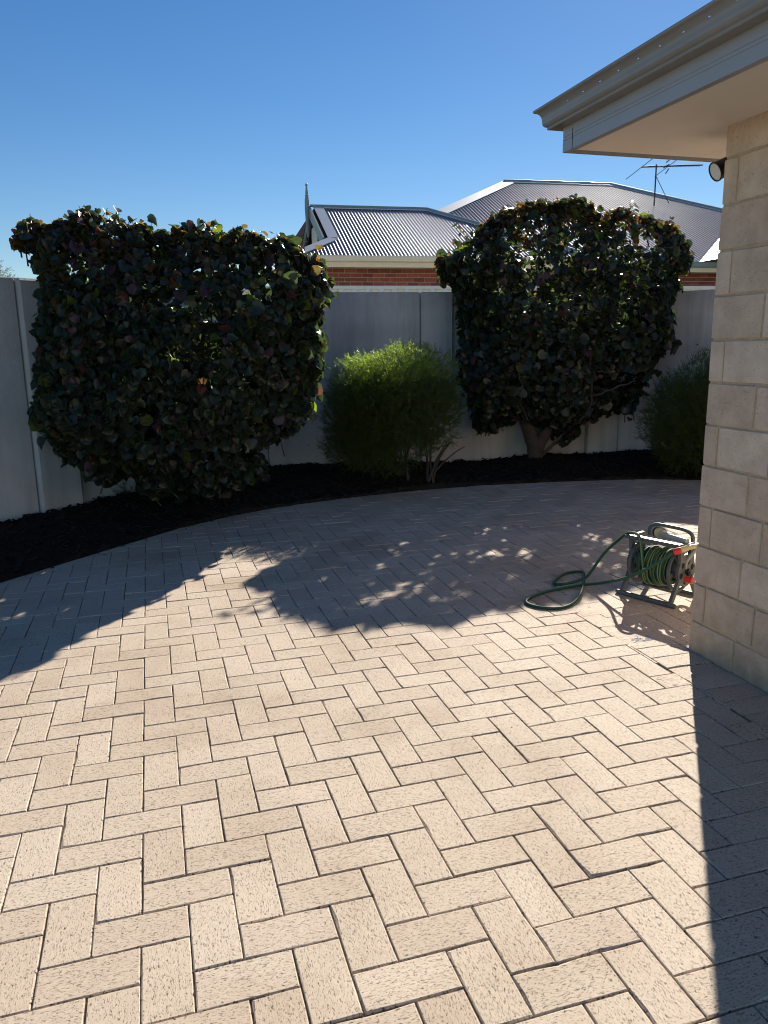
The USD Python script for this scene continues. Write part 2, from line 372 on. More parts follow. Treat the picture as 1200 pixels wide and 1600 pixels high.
def project(p):
    d = np.asarray(p, float) - [0, 0, EYE]
    z = d @ _f
    return np.stack([600 + FPX * (d @ _r) / z, 800 - FPX * (d @ _u) / z, z], -1)

shapely.prepare(HERR)
pavers = []
b0 = PAVED_L.bounds
for ix in range(int(b0[0]) - 3, int(b0[2]) + 3):
    for iy in range(int(b0[1]) - 3, int(b0[3]) + 3):
        c = (ix - iy) % 4
        if c not in (0, 3):
            continue
        s = (2, 1) if c == 0 else (1, 2)
        cell = sbox(ix, iy, ix + s[0], iy + s[1])
        if HERR.contains(cell):
            pavers.append((paver_mesh(ix + s[0] / 2, iy + s[1] / 2, s[0] * W, s[1] * W, 0 if c == 0 else 1), cell))
        elif HERR.intersects(cell):
            g = cell.intersection(HERR)
            for h in getattr(g, 'geoms', [g]):
                if h.geom_type == 'Polygon' and h.area > .12:
                    pavers.append((cut_paver(h, 0 if c == 0 else 1), h))
for k in range(-200, 8):
    y = CL[1] - .35 + k * 1.0
    cell = sbox(CL[0] - 2, y, CL[0], y + 1)
    if PAVED_L.contains(cell.buffer(-.06)):
        pavers.append((paver_mesh(CL[0] - 1, y + .5, 2 * W, W, 0), cell))
def seen(cell):
    q = unlat(np.array(cell.exterior.coords)); p = project(np.c_[q, np.zeros(len(q))])
    if (p[:, 2] < .3).any():
        return 0.0
    c = p.mean(0)
    if c[0] > 1195 or c[0] < 5:
        return 0.0
    try:
        return Polygon(p[:, :2]).intersection(sbox(0, 0, 1200, 1600)).area
    except Exception:
        return 0.0
order = sorted(range(len(pavers)), key=lambda i: -seen(pavers[i][1]))
def quads(f):
    f = np.asarray(f)
    return f if f.shape[1] == 3 else np.vstack([f[:, [0, 1, 2]], f[:, [0, 2, 3]]])
for i in order[:300]:
    (v, f, uv), _ = pavers[i]
    part('paver', (v, quads(f)), PAVER, PV, uv=uv)
V, F, U, n = [], [], [], 0
for i in order[300:]:
    (v, f, uv), _ = pavers[i]
    V.append(v); F.append(quads(f) + n); U.append(uv); n += len(v)
part('far_pavers', (np.vstack(V), np.vstack(F)), PAVER, PV, uv=np.vstack(U), kind='stuff')

def chips(P, zz, lo, hi, rc):
    n = len(P)
    L_ = rc.uniform(lo, hi, n); w_ = L_ * rc.uniform(.2, .45, n); h_ = L_ * .15
    base = np.array([(-1, -1, 0), (1, -1, 0), (1, 1, 0), (-1, 1, 0), (-.8, -.7, 1), (.8, -.7, 1), (.8, .7, 1), (-.8, .7, 1)], float)
    fc = quads(np.array([(4, 5, 6, 7), (0, 1, 5, 4), (1, 2, 6, 5), (2, 3, 7, 6), (3, 0, 4, 7)]))
    a = rc.uniform(0, 2 * np.pi, n); tl = rc.normal(0, .45, n)
    v = base[None] * np.stack([L_ / 2, w_ / 2, h_], -1)[:, None]
    x = v[..., 0] * np.cos(tl)[:, None] - v[..., 2] * np.sin(tl)[:, None]; z = v[..., 0] * np.sin(tl)[:, None] + v[..., 2] * np.cos(tl)[:, None]
    X = x * np.cos(a)[:, None] - v[..., 1] * np.sin(a)[:, None]; Y = x * np.sin(a)[:, None] + v[..., 1] * np.cos(a)[:, None]
    vv = np.stack([X + P[:, :1], Y + P[:, 1:2], z + zz[:, None]], -1).reshape(-1, 3)
    ff = (fc[None] + 8 * np.arange(n)[:, None, None]).reshape(-1, 3)
    return vv, ff
rgr = np.random.default_rng(77)
gp = []
for i in order[:620]:
    e = np.array(pavers[i][1].exterior.coords)
    for _ in range(rgr.integers(6, 26)):
        k = rgr.integers(len(e) - 1); t_ = rgr.random()
        gp.append(e[k] * (1 - t_) + e[k + 1] * t_)
    for _ in range(rgr.integers(0, 2)):                      # a crumb or two on the face
        gp.append(e.mean(0) + rgr.uniform(-.5, .5, 2))
gp = unlat(np.array(gp)) + rgr.normal(0, .0012, (len(gp), 2))
gv, gf = chips(gp, rgr.uniform(-.0045, -.0008, len(gp)), .0035, .0095, rgr)
GRIT = mat('joint_grit', {'g': ('geometry', {}), 'r': ('rgb_ramp', {'ramp': [(0, (.08, .06, .04)), (.35, (.24, .19, .13)), (.75, (.42, .34, .24)), (.9, (.50, .42, .30)), (.93, (.09, .10, .03)), (1, (.12, .13, .04))]}),
    'p': ('principled_bsdf', {'roughness': .9, 'specular_ior_level': .2})}, [('g.random_per_island', 'r.fac'), ('r.color', 'p.base_color')])
part('joint_grit', (gv, gf), GRIT, PV, kind='stuff')

# faint blue scribble on a paver beside the house corner
sc = []
rs = np.random.default_rng(2)
for k in range(9):
    p0 = np.array([1.185 + k * .011, 3.474 + k * .003]) + rs.normal(0, .012, 2)
    path = [(p0[0] + rs.normal(0, .012), p0[1] + rs.normal(0, .012), .0014) for _ in range(4)]
    t = tube(smoothpath(path, 4), .0016, 5); t.vertices[:, 2] = .0012 + (t.vertices[:, 2] - .0014) * .4
    sc.append(t)
part('scribble', cat(sc), INKBLUE, PV)

# ------------------------------------------------------------------ mulch bed
nx, ny = 230, 260
gx, gy = np.meshgrid(np.linspace(-4.2, 5.6, nx), np.linspace(3.2, 10.4, ny), indexing='ij')
pt = np.stack([gx, gy], -1)
dist = shapely.distance(shapely.points(gx.ravel(), gy.ravel()), PAVED).reshape(gx.shape)
fb = meshkit.fbm(np.stack([gx * 9, gy * 9, gx * 0], -1), 4, 3) - .5
fb2 = meshkit.fbm(np.stack([gx * 1.6, gy * 1.6, gx * 0 + 4], -1), 2, 7) - .5
def bumpat(cx, cy, r, h): return h * np.exp(-((gx - cx) ** 2 + (gy - cy) ** 2) / r ** 2)
gz = np.where(dist > 0, .012 + .10 * np.clip(dist / .7, 0, 1) ** .8 + .055 * fb + .08 * fb2 * np.clip(dist / .4, 0, 1), -.09)
gz += np.where(dist > 0, bumpat(.35, 7.75, .32, .07) + bumpat(-1.6, 6.75, .4, .06) + bumpat(1.75, 8.6, .35, .05) - bumpat(1.1, 8.9, .7, .05), 0)
idx = np.arange(nx * ny).reshape(nx, ny)
q = np.stack([idx[:-1, :-1], idx[1:, :-1], idx[1:, 1:], idx[:-1, 1:]], -1).reshape(-1, 4)
part('garden_bed', (np.stack([gx, gy, gz], -1).reshape(-1, 3), q), MULCH, smooth=True, kind='structure')
from scipy.interpolate import RegularGridInterpolator
bedz = RegularGridInterpolator((gx[:, 0], gy[0]), gz, bounds_error=False, fill_value=0.)
rc = np.random.default_rng(8)
cp = np.c_[rc.uniform(-3.6, 5.2, 30000), rc.uniform(3.6, 9.6, 30000)]
dd = shapely.distance(shapely.points(cp), PAVED)
inside = (dd > 0) | (rc.random(len(cp)) < 0)
cp = cp[inside & (dd < 2.2)][:9000]
stray = np.c_[rc.uniform(-2.6, 3.5, 4000), rc.uniform(4.4, 8., 4000)]
ds = shapely.distance(shapely.points(stray), PAVED.exterior); ok = (shapely.contains_xy(PAVED, stray)) & (ds < np.abs(rc.normal(0, .05, 4000)))
va, fa = chips(cp, bedz(cp) + .002, .02, .085, rc)
sp = stray[ok]
vb, fb_ = chips(sp, np.full(len(sp), .002), .008, .03, rc)
part('mulch_chips', (np.vstack([va, vb]), np.vstack([fa, fb_ + len(va)])), CHIP, kind='stuff', label='dark bark mulch chips covering the garden bed', category='mulch')

# ------------------------------------------------------------------ garden walls: panels and piers
def wallbox(o, u, nrm, s0, s1, back, front, z0=-.25, z1=WALLH, ch=.006):
    """A box along the wall from s0 to s1, from "back" to "front" along its inward normal."""
    m = cham(s0, s1, -front, -back, z0, z1, ch)             # local x along u, local y = -normal
    return put(m, frame(o, u, -nrm))
lw = thing('rendered_wall', 'pale grey rendered garden wall on the left with a pier, overhung by the wide trimmed bush', 'wall')
s_p0, s_p1 = .385, .775                                     # the pier along the left wall, from WL0
part('panel', wallbox(WL0, UL, NL, -2.6, s_p0 - .012, -.11, -.030, z1=WALLH - .03), RENDER, lw)
part('pier', wallbox(WL0, UL, NL, s_p0, s_p1, -.20, 0.0, z1=WALLH - .03, ch=.018), RENDER, lw)
part('panel', wallbox(WL0, UL, NL, s_p1 + .004, 3.20, -.16, -.065, z1=WALLH - .03), RENDER, lw)
part('panel', wallbox(WL0, UL, NL, -5.6, -2.64, -.12, -.040, z1=WALLH - .03), RENDER, lw)
bw = thing('rendered_wall', 'pale grey rendered garden wall across the back behind both tall bushes', 'wall')
lb = np.linalg.norm(C2 - C1)
def sB(px, py_y):                                           # distance along the back wall of a picture column
    d = (px - 600) / FPX * _r + (800 - py_y) / FPX * _u + _f
    o = np.array([0, 0, EYE]); t = ((C1 - o) @ NB) / (d @ NB)
    return float((o + t * d - C1) @ UB)
a0, a1, a2, a3 = sB(658, 500), sB(708, 500), sB(919, 680), sB(919, 680) + .39
part('panel', wallbox(C1, UB, NB, -.06, a0 - .010, -.13, -.012), RENDER, bw)
part('pier', wallbox(C1, UB, NB, a0, a1, -.20, 0.0, ch=.012), RENDER, bw)
part('panel', wallbox(C1, UB, NB, a1 + .004, a2 - .004, -.17, -.075), RENDER, bw)
part('pier', wallbox(C1, UB, NB, a2, a3, -.20, 0.0, ch=.012), RENDER, bw)
part('panel', wallbox(C1, UB, NB, a3 + .010, lb + .05, -.14, -.02), RENDER, bw)
rw = thing('rendered_wall', 'pale grey rendered garden wall on the right running behind the brick house corner', 'wall')
part('panel', wallbox(C2, UR, NR, .02, 2.3, -.14, -.03), RENDER, rw)
part('pier', wallbox(C2, UR, NR, 2.31, 2.70, -.20, 0.0, ch=.012), RENDER, rw)
part('panel', wallbox(C2, UR, NR, 2.71, 5.2, -.14, -.03), RENDER, rw)

# ------------------------------------------------------------------ the house at the right
hs = thing('block_house', 'cream limestone block house corner with dark gutter and eave at the right', 'house')
HT = frame(CORNER, HD, HE)                                  # local x towards the camera, y into the house (right), z up
def flipfix(m):
    return m
BASEZ, CH = .149, .1795
EAVE = 2.246
wallx = group_part('wall', hs)
core = bx(.0065, 8.95, .0065, 8.95, -.25, EAVE + .35)
part('mortar', put(core, HT), MORTAR, wallx)
rb = np.random.default_rng(21)
J = .010
def block(x0, x1, y0, y1, z0, z1):
    """A slightly irregular block."""
    e = rb.uniform(-.0018, .0018, 4)
    m = cham(x0 + e[0], x1 + e[1], y0, y1, z0 + e[2], z1 + e[3], .004)
    m = m.subdivide()
    nrm = m.vertex_normals
    m.vertices += nrm * ((meshkit.fbm(m.vertices * 22 + x0 * 7 + z0 * 13, 3, 4) - .5) * .009)[:, None]
    return m
courses = [(-.20, BASEZ, 1)] + [(BASEZ + k * CH, BASEZ + (k + 1) * CH, 0 if k % 2 == 0 else 1) for k in range(12)]
far = []
STR = .296
for z0, z1, odd in courses:
    z1 = min(z1, EAVE + .30)
    zz0, zz1 = z0 + J / 2, z1 - J / 2
    # near wall: local x from the corner, header (0.083) or stretcher (0.281) first
    first = .281 if odd else .083
    xs = [0.0, first]
    while xs[-1] < 8.5:
        xs.append(xs[-1] + STR)
    for k in range(len(xs) - 1):
        a, b = xs[k] + (J / 2 if k else 0), xs[k + 1] - J / 2
        m = put(block(a, b, 0.0 + rb.uniform(-.001, .001), .083, zz0, zz1), HT)
        if a < 2.4:
            part('block', m, BLOCK, wallx)
        else:
            far.append(m)
    # far wall, seen only from the side: starts where the corner block ends
    first = .281 if not odd else .083
    ys = [.083 + J, first] if not odd else [.083 + J, .083 + .198]
    while ys[-1] < 2.2:
        ys.append(ys[-1] + STR)
    for k in range(len(ys) - 1):
        a, b = ys[k] + (J / 2 if k else 0), ys[k + 1] - J / 2
        m = put(block(0.0, .083, a, b, zz0, zz1), HT)
        far.append(m)
part('far_blocks', cat(far), BLOCK, wallx, kind='stuff')

# eave: soffit, fascia, gutter, roof; local frame as above
OX, OY = -.509, -.454                                       # outer faces of the fascia
part('soffit', put(bx(OX + .03, 8.9, OY + .03, .25, EAVE, EAVE + .008), HT), SOFFIT, hs)
part('soffit', put(bx(OX + .03, .25, .252, 8.9, EAVE, EAVE + .008), HT), SOFFIT, hs)
FZ0, FZ1 = 2.236, 2.338
def ring(profile, ox, oy, length=9.4):
    """Sweeps a closed profile (outward, up) along both eaves with a mitre at the corner."""
    P = np.array(profile); n = len(P)
    v = []
    for s in range(3):
        for o, z in P:
            v.append((length, oy - o, z) if s == 0 else (ox - o, oy - o, z) if s == 1 else (ox - o, length, z))
    f = []
    for s in range(2):
        for i in range(n):
            j = (i + 1) % n
            f.append((s * n + i, s * n + j, (s + 1) * n + j, (s + 1) * n + i))
    return tri(v, f)
# fascia board with two fine grooves and a return under its lower edge
fp = [(-.030, FZ0 + .012), (-.030, FZ0), (0, FZ0)]
for gz_ in (FZ0 + .046, FZ0 + .060):
    fp += [(0, gz_), (-.0018, gz_ + .0008), (-.0018, gz_ + .0022), (0, gz_ + .003)]
fp += [(0, FZ1 + .09), (-.004, FZ1 + .09), (-.004, FZ0 + .012)]
part('fascia', put(ring(fp, OX, OY), HT), FASCIA, hs)
part('fascia_joint', put(cat([bx(OX + .082, OX + .0835, OY - .0016, OY, FZ0, FZ0 + .085), bx(OX + .0815, OX + .084, OY - .0022, OY, FZ0 + .040, FZ0 + .062)]), HT), BLACKP, hs)
# ogee gutter as a bent sheet
_k = np.array([(0.002, .104), (.048, .1035), (.0515, .1045), (.0530, .108), (.0525, .1125), (.0545, .1150), (.0590, .1165), (.0655, .1225), (.0690, .1315), (.0700, .1430), (.0715, .1540), (.0750, .1640), (.0810, .1725), (.0880, .1780), (.0945, .1805), (.0995, .1830), (.1015, .1880), (.1000, .1930), (.0960, .1950), (.092, .194)])
og = np.vstack([_k[:2], smoothpath(_k[1:], 2)[1:]])
og[:, 1] += FZ0
t2 = np.gradient(og, axis=0); t2 /= np.linalg.norm(t2, axis=1, keepdims=True)
inner = og + .0022 * np.stack([-t2[:, 1], t2[:, 0]], -1)
gut = ring(np.vstack([og, inner[::-1]]), OX, OY)
try:
    gm = gut.copy(); gm.merge_vertices()
    n_ = len(og) * 2
    capA = shapely.Polygon(np.vstack([og, inner[::-1]]))
    def sheet(side):
        # one eave as a watertight solid cut at the mitre
        pr = np.vstack([og, inner[::-1]])
        cs = m3.CrossSection([pr.tolist()], m3.FillRule.NonZero)
        return cs
    pr = np.vstack([og, inner[::-1]])
    def solid(axis):
        e = m3.Manifold.extrude(m3.CrossSection([pr.tolist()], m3.FillRule.NonZero), 10.0)     # profile in xy, extruded in z
        mm = e.to_mesh(); v = np.array(mm.vert_properties[:, :3]); f = np.array(mm.tri_verts)
        o, z, s = v[:, 0], v[:, 1], v[:, 2]
        start = (OX if axis == 0 else OY) - o
        along = start + s * (9.4 - start) / 10.0
        w_ = np.stack([along, OY - o, z], -1) if axis == 0 else np.stack([OX - o, along, z], -1)
        if trimesh.Trimesh(w_, f, process=False).volume < 0:
            f = f[:, ::-1]
        return m3.Manifold(m3.Mesh(w_.astype(np.float32), f.astype(np.uint32)))
    near = solid(0)
    slots = m3.Manifold()
    xs = [OX + .16 + k * .125 for k in range(40)]
    for x in xs:
        slots += m3.Manifold.cube((.012, .03, .0045), True).translate((x, OY - .0765, FZ0 + .1655))
    near = near - slots
    gut = cat([tri(*(lambda q: (q.vert_properties[:, :3], q.tri_verts))(g.to_mesh())) for g in (near, solid(1))])
except Exception as ex:
    print('gutter fallback', ex)
part('gutter', put(gut, HT), GUTTER, hs, smooth=35)
# roof planes above the gutter
rz = FZ0 + .19; rp = math.tan(math.radians(23))
hip = lambda s: (OX - .03 + s, OY - .03 + s, rz + s * rp)
A, B, Cc, D_ = hip(0), (9.4, OY - .03, rz), (9.4, OY - .03 + 4.6, rz + 4.6 * rp), hip(4.6)
E_ = (OX - .03, 9.4, rz); G_ = (OX - .03 + 4.6, 9.4, rz + 4.6 * rp)
rv = np.array([A, B, Cc, D_, E_, G_]); rv2 = rv - [0, 0, .03]
rf = [(0, 1, 2, 3), (0, 3, 5, 4)]
part('roof', put(tri(np.vstack([rv, rv2]), rf + [tuple(i + 6 for i in g[::-1]) for g in rf] + [(0, 6, 7, 1), (0, 4, 10, 6)]), HT), ROOFSTEEL, hs)

# ------------------------------------------------------------------ wall light beyond the corner
lo = CORNER + HD * -.10 + HE * .082 + EZ * 2.116
wl = thing('wall_light', 'black cylinder spotlight with frosted lens on the house corner under the eave', 'light', loc=lo)
ax = -.62 * HE - .40 * HD * 1.0 + EZ * -.42; ax = np.array([-.86, -.14, -.42]); ax /= np.linalg.norm(ax)
sx = np.cross(EZ, ax); sx /= np.linalg.norm(sx); sy = np.cross(ax, sx)
LT = frame((0, 0, 0), sx, sy, ax)
prof = .84 * np.array([(0, -.055), (.036, -.055), (.041, -.050), (.047, .040), (.049, .044), (.049, .052), (.0435, .052), (.0435, .046), (0, .046)])
part('body', put(trimesh.creation.revolve(prof, sections=32), LT), BLACKP, wl, smooth=40)
part('lens', put(trimesh.creation.revolve(.84 * np.array([(0, .047), (.030, .0485), (.0432, .0475), (.0432, .0465), (0, .0465)]), sections=32), LT), LENS, wl, smooth=30)
arm = cat([tube([ax * -.03, HD * .06 + EZ * .01, HD * .095 + EZ * .012], .012, 10), put(trimesh.creation.cylinder(.032, .014, sections=24), frame(HD * .093 + EZ * .012, HE, EZ, HD))])
part('bracket', arm, BLACKP, wl, smooth=40)

# ------------------------------------------------------------------ neighbour's house beyond the wall
TH = math.radians(12.5)
NA = np.array([math.cos(TH), math.sin(TH), 0]); NBv = np.array([-math.sin(TH), math.cos(TH), 0])
NT = frame((0, 0, 0), NA, NBv)
nh = thing('brick_house', 'red brick house with grey corrugated hip roof beyond the garden wall', 'house')
EB, EZ0, RP = 15.52, 3.14, .466                             # eave line, its height, roof slope
MB_ = 16.10
def corrugated(a0, a1, b0, z0, top, bottom=None, axis=0, pitch=.076, amp=.0115):
    """A corrugated plane rising along b from z0; "top" gives the largest run at each place along the eave."""
    n = int((a1 - a0) / pitch * 6)
    s = np.linspace(a0, a1, n + 1)
    t = np.array([max(top(x), .0) for x in s]); b = np.array([(bottom(x) if bottom else 0.) for x in s])
    t = np.maximum(t, b)
    w_ = amp * np.sin(2 * np.pi * s / pitch)
    lo_ = np.stack([s, b0 + b - w_ * .42, z0 + RP * b + w_ * .9], -1)
    hi_ = np.stack([s, b0 + t - w_ * .42, z0 + RP * t + w_ * .9], -1)
    v = np.vstack([lo_, hi_]); i = np.arange(n)
    return tri(v, np.stack([i, i + 1, i + 1 + n + 1, i + n + 1], -1))
rl0, rl1, RB = 2.58, 5.22, 18.49
run = RB - EB
gab = .95                                                   # run at the foot of the gablet
leftroof = group_part('roof', nh)
part('front_sheet', put(corrugated(rl0 - gab, rl1 + run, EB, EZ0, lambda a: min(run, (run if a >= rl0 else a - (rl0 - gab)), rl1 + run - a)), NT), ROOFSTEEL, leftroof, smooth=60)
back = tri([(rl0 - gab, EB + 2 * run, EZ0), (rl1 + run, EB + 2 * run, EZ0), (rl1, RB, EZ0 + RP * run), (rl0, RB, EZ0 + RP * run), (rl0, EB + 2 * run - gab, EZ0 + RP * gab)], np.array([(0, 1, 2, 2), (0, 2, 3, 3), (0, 3, 4, 4)]))
part('rear_sheet', put(back, NT), ROOFSTEEL, leftroof)
rend = tri([(rl1, RB, EZ0 + RP * run), (rl1 + run, EB, EZ0), (rl1 + run, EB + 2 * run, EZ0)], [(0, 1, 2)])
part('end_sheet', put(rend, NT), ROOFSTEEL, leftroof)
lend = tri([(rl0, EB + gab, EZ0 + RP * gab), (rl0 - gab, EB, EZ0), (rl0 - gab, EB + 2 * run, EZ0), (rl0, EB + 2 * run - gab, EZ0 + RP * gab)], [(0, 1, 2, 3)])
part('end_sheet', put(lend, NT), ROOFSTEEL, leftroof)
# main roof
ma0, ma1, MR = 8.58, 11.95, 22.15
mrun = MR - MB_
part('front_sheet', put(corrugated(ma0 - mrun, ma1 + mrun, MB_, EZ0, lambda a: min(mrun, a - (ma0 - mrun), ma1 + mrun - a), amp=.018, pitch=.095), NT), ROOFSTEEL, leftroof, smooth=60)
mz = EZ0 + RP * mrun
part('rear_sheet', put(tri([(ma0 - mrun, MR + mrun, EZ0), (ma1 + mrun, MR + mrun, EZ0), (ma1, MR, mz), (ma0, MR, mz), (ma0 - mrun, MB_, EZ0), (ma1 + mrun, MB_, EZ0)], np.array([(0, 1, 2, 2), (0, 2, 3, 3), (0, 3, 4, 4), (1, 5, 2, 2)])), NT), ROOFSTEEL, leftroof)
# wing at the far right
wa = 10.93
part('wing_sheet', put(tri([(wa, MB_, EZ0 + .004), (wa, 13.4, EZ0 + .004), (wa + 2.6, 13.4, EZ0 + RP * 2.6), (wa + 2.6, MB_ + 2.6, EZ0 + RP * 2.6)], [(0, 1, 2, 3)]), NT), FLASH, leftroof)
def cap(p, q, w_=.11, h=.035):
    p, q = np.array(p, float), np.array(q, float)
    return tube([p + [0, 0, h * .2], q + [0, 0, h * .2]], w_ * .55, 8)
zr = EZ0 + RP * run
def strip(p, q, side, wdt=.17, th=.012):
    """A flat flashing strip from p to q, lying on the roof to one side."""
    p, q, side = np.array(p, float), np.array(q, float), np.array(side, float)
    side = side / np.linalg.norm(side) * wdt
    up = np.cross(q - p, side); up /= np.linalg.norm(up); up *= np.sign(up[2])
    v = [p + up * .016, q + up * .016, q + side + up * .016, p + side + up * .016]
    v += [x + up * th for x in v]
    return trimesh.convex.convex_hull(np.array(v))
dn = np.array([0, -1, -RP])
ridge = [strip((rl0 - .05, RB, zr), (rl1, RB, zr), dn, .13, .016), strip((rl1, RB, zr), (rl1 + run, EB, EZ0), (-1, -.0, 0), .16),
         strip((rl0 - .03, RB, zr), (rl0 - .03, EB + gab, EZ0 + RP * gab), (1, 0, 0), .22), strip((rl0, EB + gab, EZ0 + RP * gab), (rl0 - gab, EB, EZ0), (.6, -.4, -.18), .20)]
ridge += [strip((ma0, MR, mz), (ma1, MR, mz), dn, .17, .02), strip((ma0, MR, mz), (ma0 - mrun, MB_, EZ0), (1, 0, 0), .42), strip((ma1, MR, mz), (ma1 + mrun, MB_, EZ0), (-1, 0, 0), .26)]
for rr_ in ridge:
    part('ridge_cap', put(rr_, NT), FLASH, leftroof)
caps = [tube([(rl0 - .1, RB, zr + .03), (rl1, RB, zr + .03)], .03, 8), tube([(ma0, MR, mz + .03), (ma1, MR, mz + .03)], .035, 8), tube([(ma1, MR, mz + .03), (ma1 + mrun, MB_, EZ0 + .03)], .035, 8), tube([(rl1, RB, zr + .03), (rl1 + run, EB, EZ0 + .03)], .03, 8)]
part('ridge_roll', put(cat(caps), NT), TRIMGREEN, leftroof, smooth=40)
# gablet: bargeboards, face and finial
gz0 = EZ0 + RP * gab
def barge(sgn):
    top, bot = np.array([rl0 - .10, RB, zr + .02]), np.array([rl0 - .10, RB + sgn * (run - gab), gz0 + .02])
    v = []
    for p in (top, bot):
        for dz in (0, -.24):
            for da in (0, -.035):
                v.append(p + [da, 0, dz])
    return trimesh.convex.convex_hull(np.array(v))
part('bargeboard', put(barge(-1), NT), TRIMGREEN, nh)
part('bargeboard', put(barge(1), NT), TRIMGREEN, nh)
face = tri([(rl0 + .02, RB, zr - .05), (rl0 + .02, RB - run + gab, gz0), (rl0 + .02, RB + run - gab, gz0)], [(0, 1, 2), (0, 2, 1)])
part('gable_face', put(face, NT), plain('dark_vent', (.09, .045, .035), .9), nh)
part('gable_trim', put(bx(rl0 - .03, rl0 + .0, RB - .42, RB + .42, gz0 + .02, zr - .42), NT), CREAM, nh)
fprof = np.array([(0, -.62), (.022, -.60), (.045, -.30), (.055, 0.0), (.050, .20), (.036, .27), (.045, .285), (.045, .300), (.030, .31), (.034, .35), (.020, .47), (.016, .49), (.028, .505), (.032, .522), (.022, .545), (0, .553)])
part('finial', put(put(trimesh.creation.revolve(fprof, sections=16), frame((rl0 - .17, RB, zr - .05), (1, 0, 0), (0, 1, 0))), NT), TRIMGREEN, nh, smooth=50)
# gutters, fascias and walls
for a0_, a1_, bb in ((rl0 - gab - .1, rl1 + run + .1, EB), (rl1 + run + .12, ma1 + mrun, MB_)):
    g = bb == EB
    part('gutter', put(cham(a0_, a1_, bb - .10, bb, EZ0 - .115, EZ0 + .0, .012), NT), CREAM if g else TRIMGREEN, nh)
    part('fascia', put(bx(a0_ + .05, a1_ - .05, bb - .001, bb + .02, EZ0 - .215, EZ0 - .03), NT), CREAM, nh)
    part('soffit', put(bx(a0_ + .05, a1_ - .05, bb + .021, bb + .55, EZ0 - .20, EZ0 - .19), NT), CREAM, nh)
wallb = group_part('wall', nh)
BW = EB + .45
part('mortar', put(bx(rl0 - .5, rl1 + run - .5, BW + .012, BW + 5, -.3, EZ0 - .19), NT), LIMEMORTAR, wallb)
part('mortar', put(bx(rl1 + run - .49, ma1 + mrun - .5, MB_ + .45 + .012, MB_ + 9, -.3, EZ0 - .19), NT), LIMEMORTAR, wallb)
rbk = np.random.default_rng(4)
farb = []
def bricks(a_from, a_to, b_at, show):
    z = EZ0 - .205; k = 0
    while z > 2.0:
        a = a_from - (.12 if k % 2 else 0)
        while a < a_to:
            e = rbk.uniform(-.002, .002, 2)
            m = put(bx(a, a + .230, b_at + e[0], b_at + .05, z - .076, z), NT)
            if show(a, z):
                part('brick', m, BRICK, wallb)
            else:
                farb.append(m)
            a += .240
        z -= .086; k += 1
bricks(rl0 - .5, rl1 + run - .7, BW, lambda a, z: 2.45 < a < 5.6 and z > 2.38)
bricks(9.6, 12.4, MB_ + .45, lambda a, z: 10.2 < a < 12.1 and z > 2.5)
part('far_bricks', cat(farb), BRICK, wallb, kind='stuff')

# television aerial on the roof and its strut
def on_main(px, py):
    d = (px - 600) / FPX * _r + (800 - py) / FPX * _u + _f; o = np.array([0, 0, EYE])
    t = (EZ0 + .0 - RP * MB_ - EYE) / (d[2] - RP * (NBv @ d)); return o + t * d
foot = on_main(1022, 322)
ae = thing('television_aerial', 'thin television aerial with short cross rods on a mast above the grey roof', 'aerial', loc=foot)
mh = 65 / FPX * foot[1] * .88
part('mast', tube([(0, 0, -.05), (0, 0, mh)], .021, 8), WIRE, ae)
bl0, bl1 = -.40, 1.26
bo = np.array([1., .0, .0]); bs = np.array([0, 1., 0])
part('boom', tube([bo * bl0 + EZ * (mh - .06), bo * bl1 + EZ * (mh - .03)], .022, 8), WIRE, ae)
for k, (s, L_) in enumerate(((-.38, .62), (.10, .2), (.20, .2), (.33, .5))):
    c_ = bo * s + EZ * (mh - .05)
    dv = np.array([.55, -.5, .42]) if k in (0, 3) else np.array([.35, .8, .2])
    part('rod', tube([c_ - dv * L_, c_ + dv * L_], .009, 6), WIRE, ae)
for s in np.linspace(.42, 1.2, 12):
    c_ = bo * s + EZ * (mh - .045)
    part('rod', tube([c_ - bs * .14, c_ + bs * .14], .006, 5), WIRE, ae)
for zq in (-.11, .0, .11):
    part('reflector', tube([bo * .27 + EZ * (mh - .05 + zq) - bs * .2, bo * (.27 + abs(zq) * .6) + EZ * (mh - .05 + zq * 1.3) + bs * .2], .016, 6), WIRE, ae)
part('strut', tube([(0.02, 0, mh - .32), (.56, .42, mh - .32 - .62)], .010, 6), WIRE, ae)

# neighbour's ribbed steel fence behind the garden wall
fo = C1 + UB * -1.0 - NB * 2.6
fn = thing('steel_fence', 'cream ribbed steel fence showing just above the back garden wall', 'fence')
ft = 2.235
FT = frame(fo, UB, -NB)
part('top_rail', put(cham(0, 9.5, -.03, .03, ft - .05, ft, .006), FT), PALEFENCE, fn)
nn_ = int(9.5 / .19)
for k in range(nn_):
    x = k * .19
    prof_ = [(x, 0), (x + .05, 0), (x + .062, -.024), (x + .128, -.024), (x + .14, 0), (x + .19, 0)]
    v = [(p[0], p[1], z) for z in (0.0, ft - .05) for p in prof_]
    part('rib_panel', put(tri(v, [(i, i + 1, i + 7, i + 6) for i in range(5)]), FT), PALEFENCE, fn)

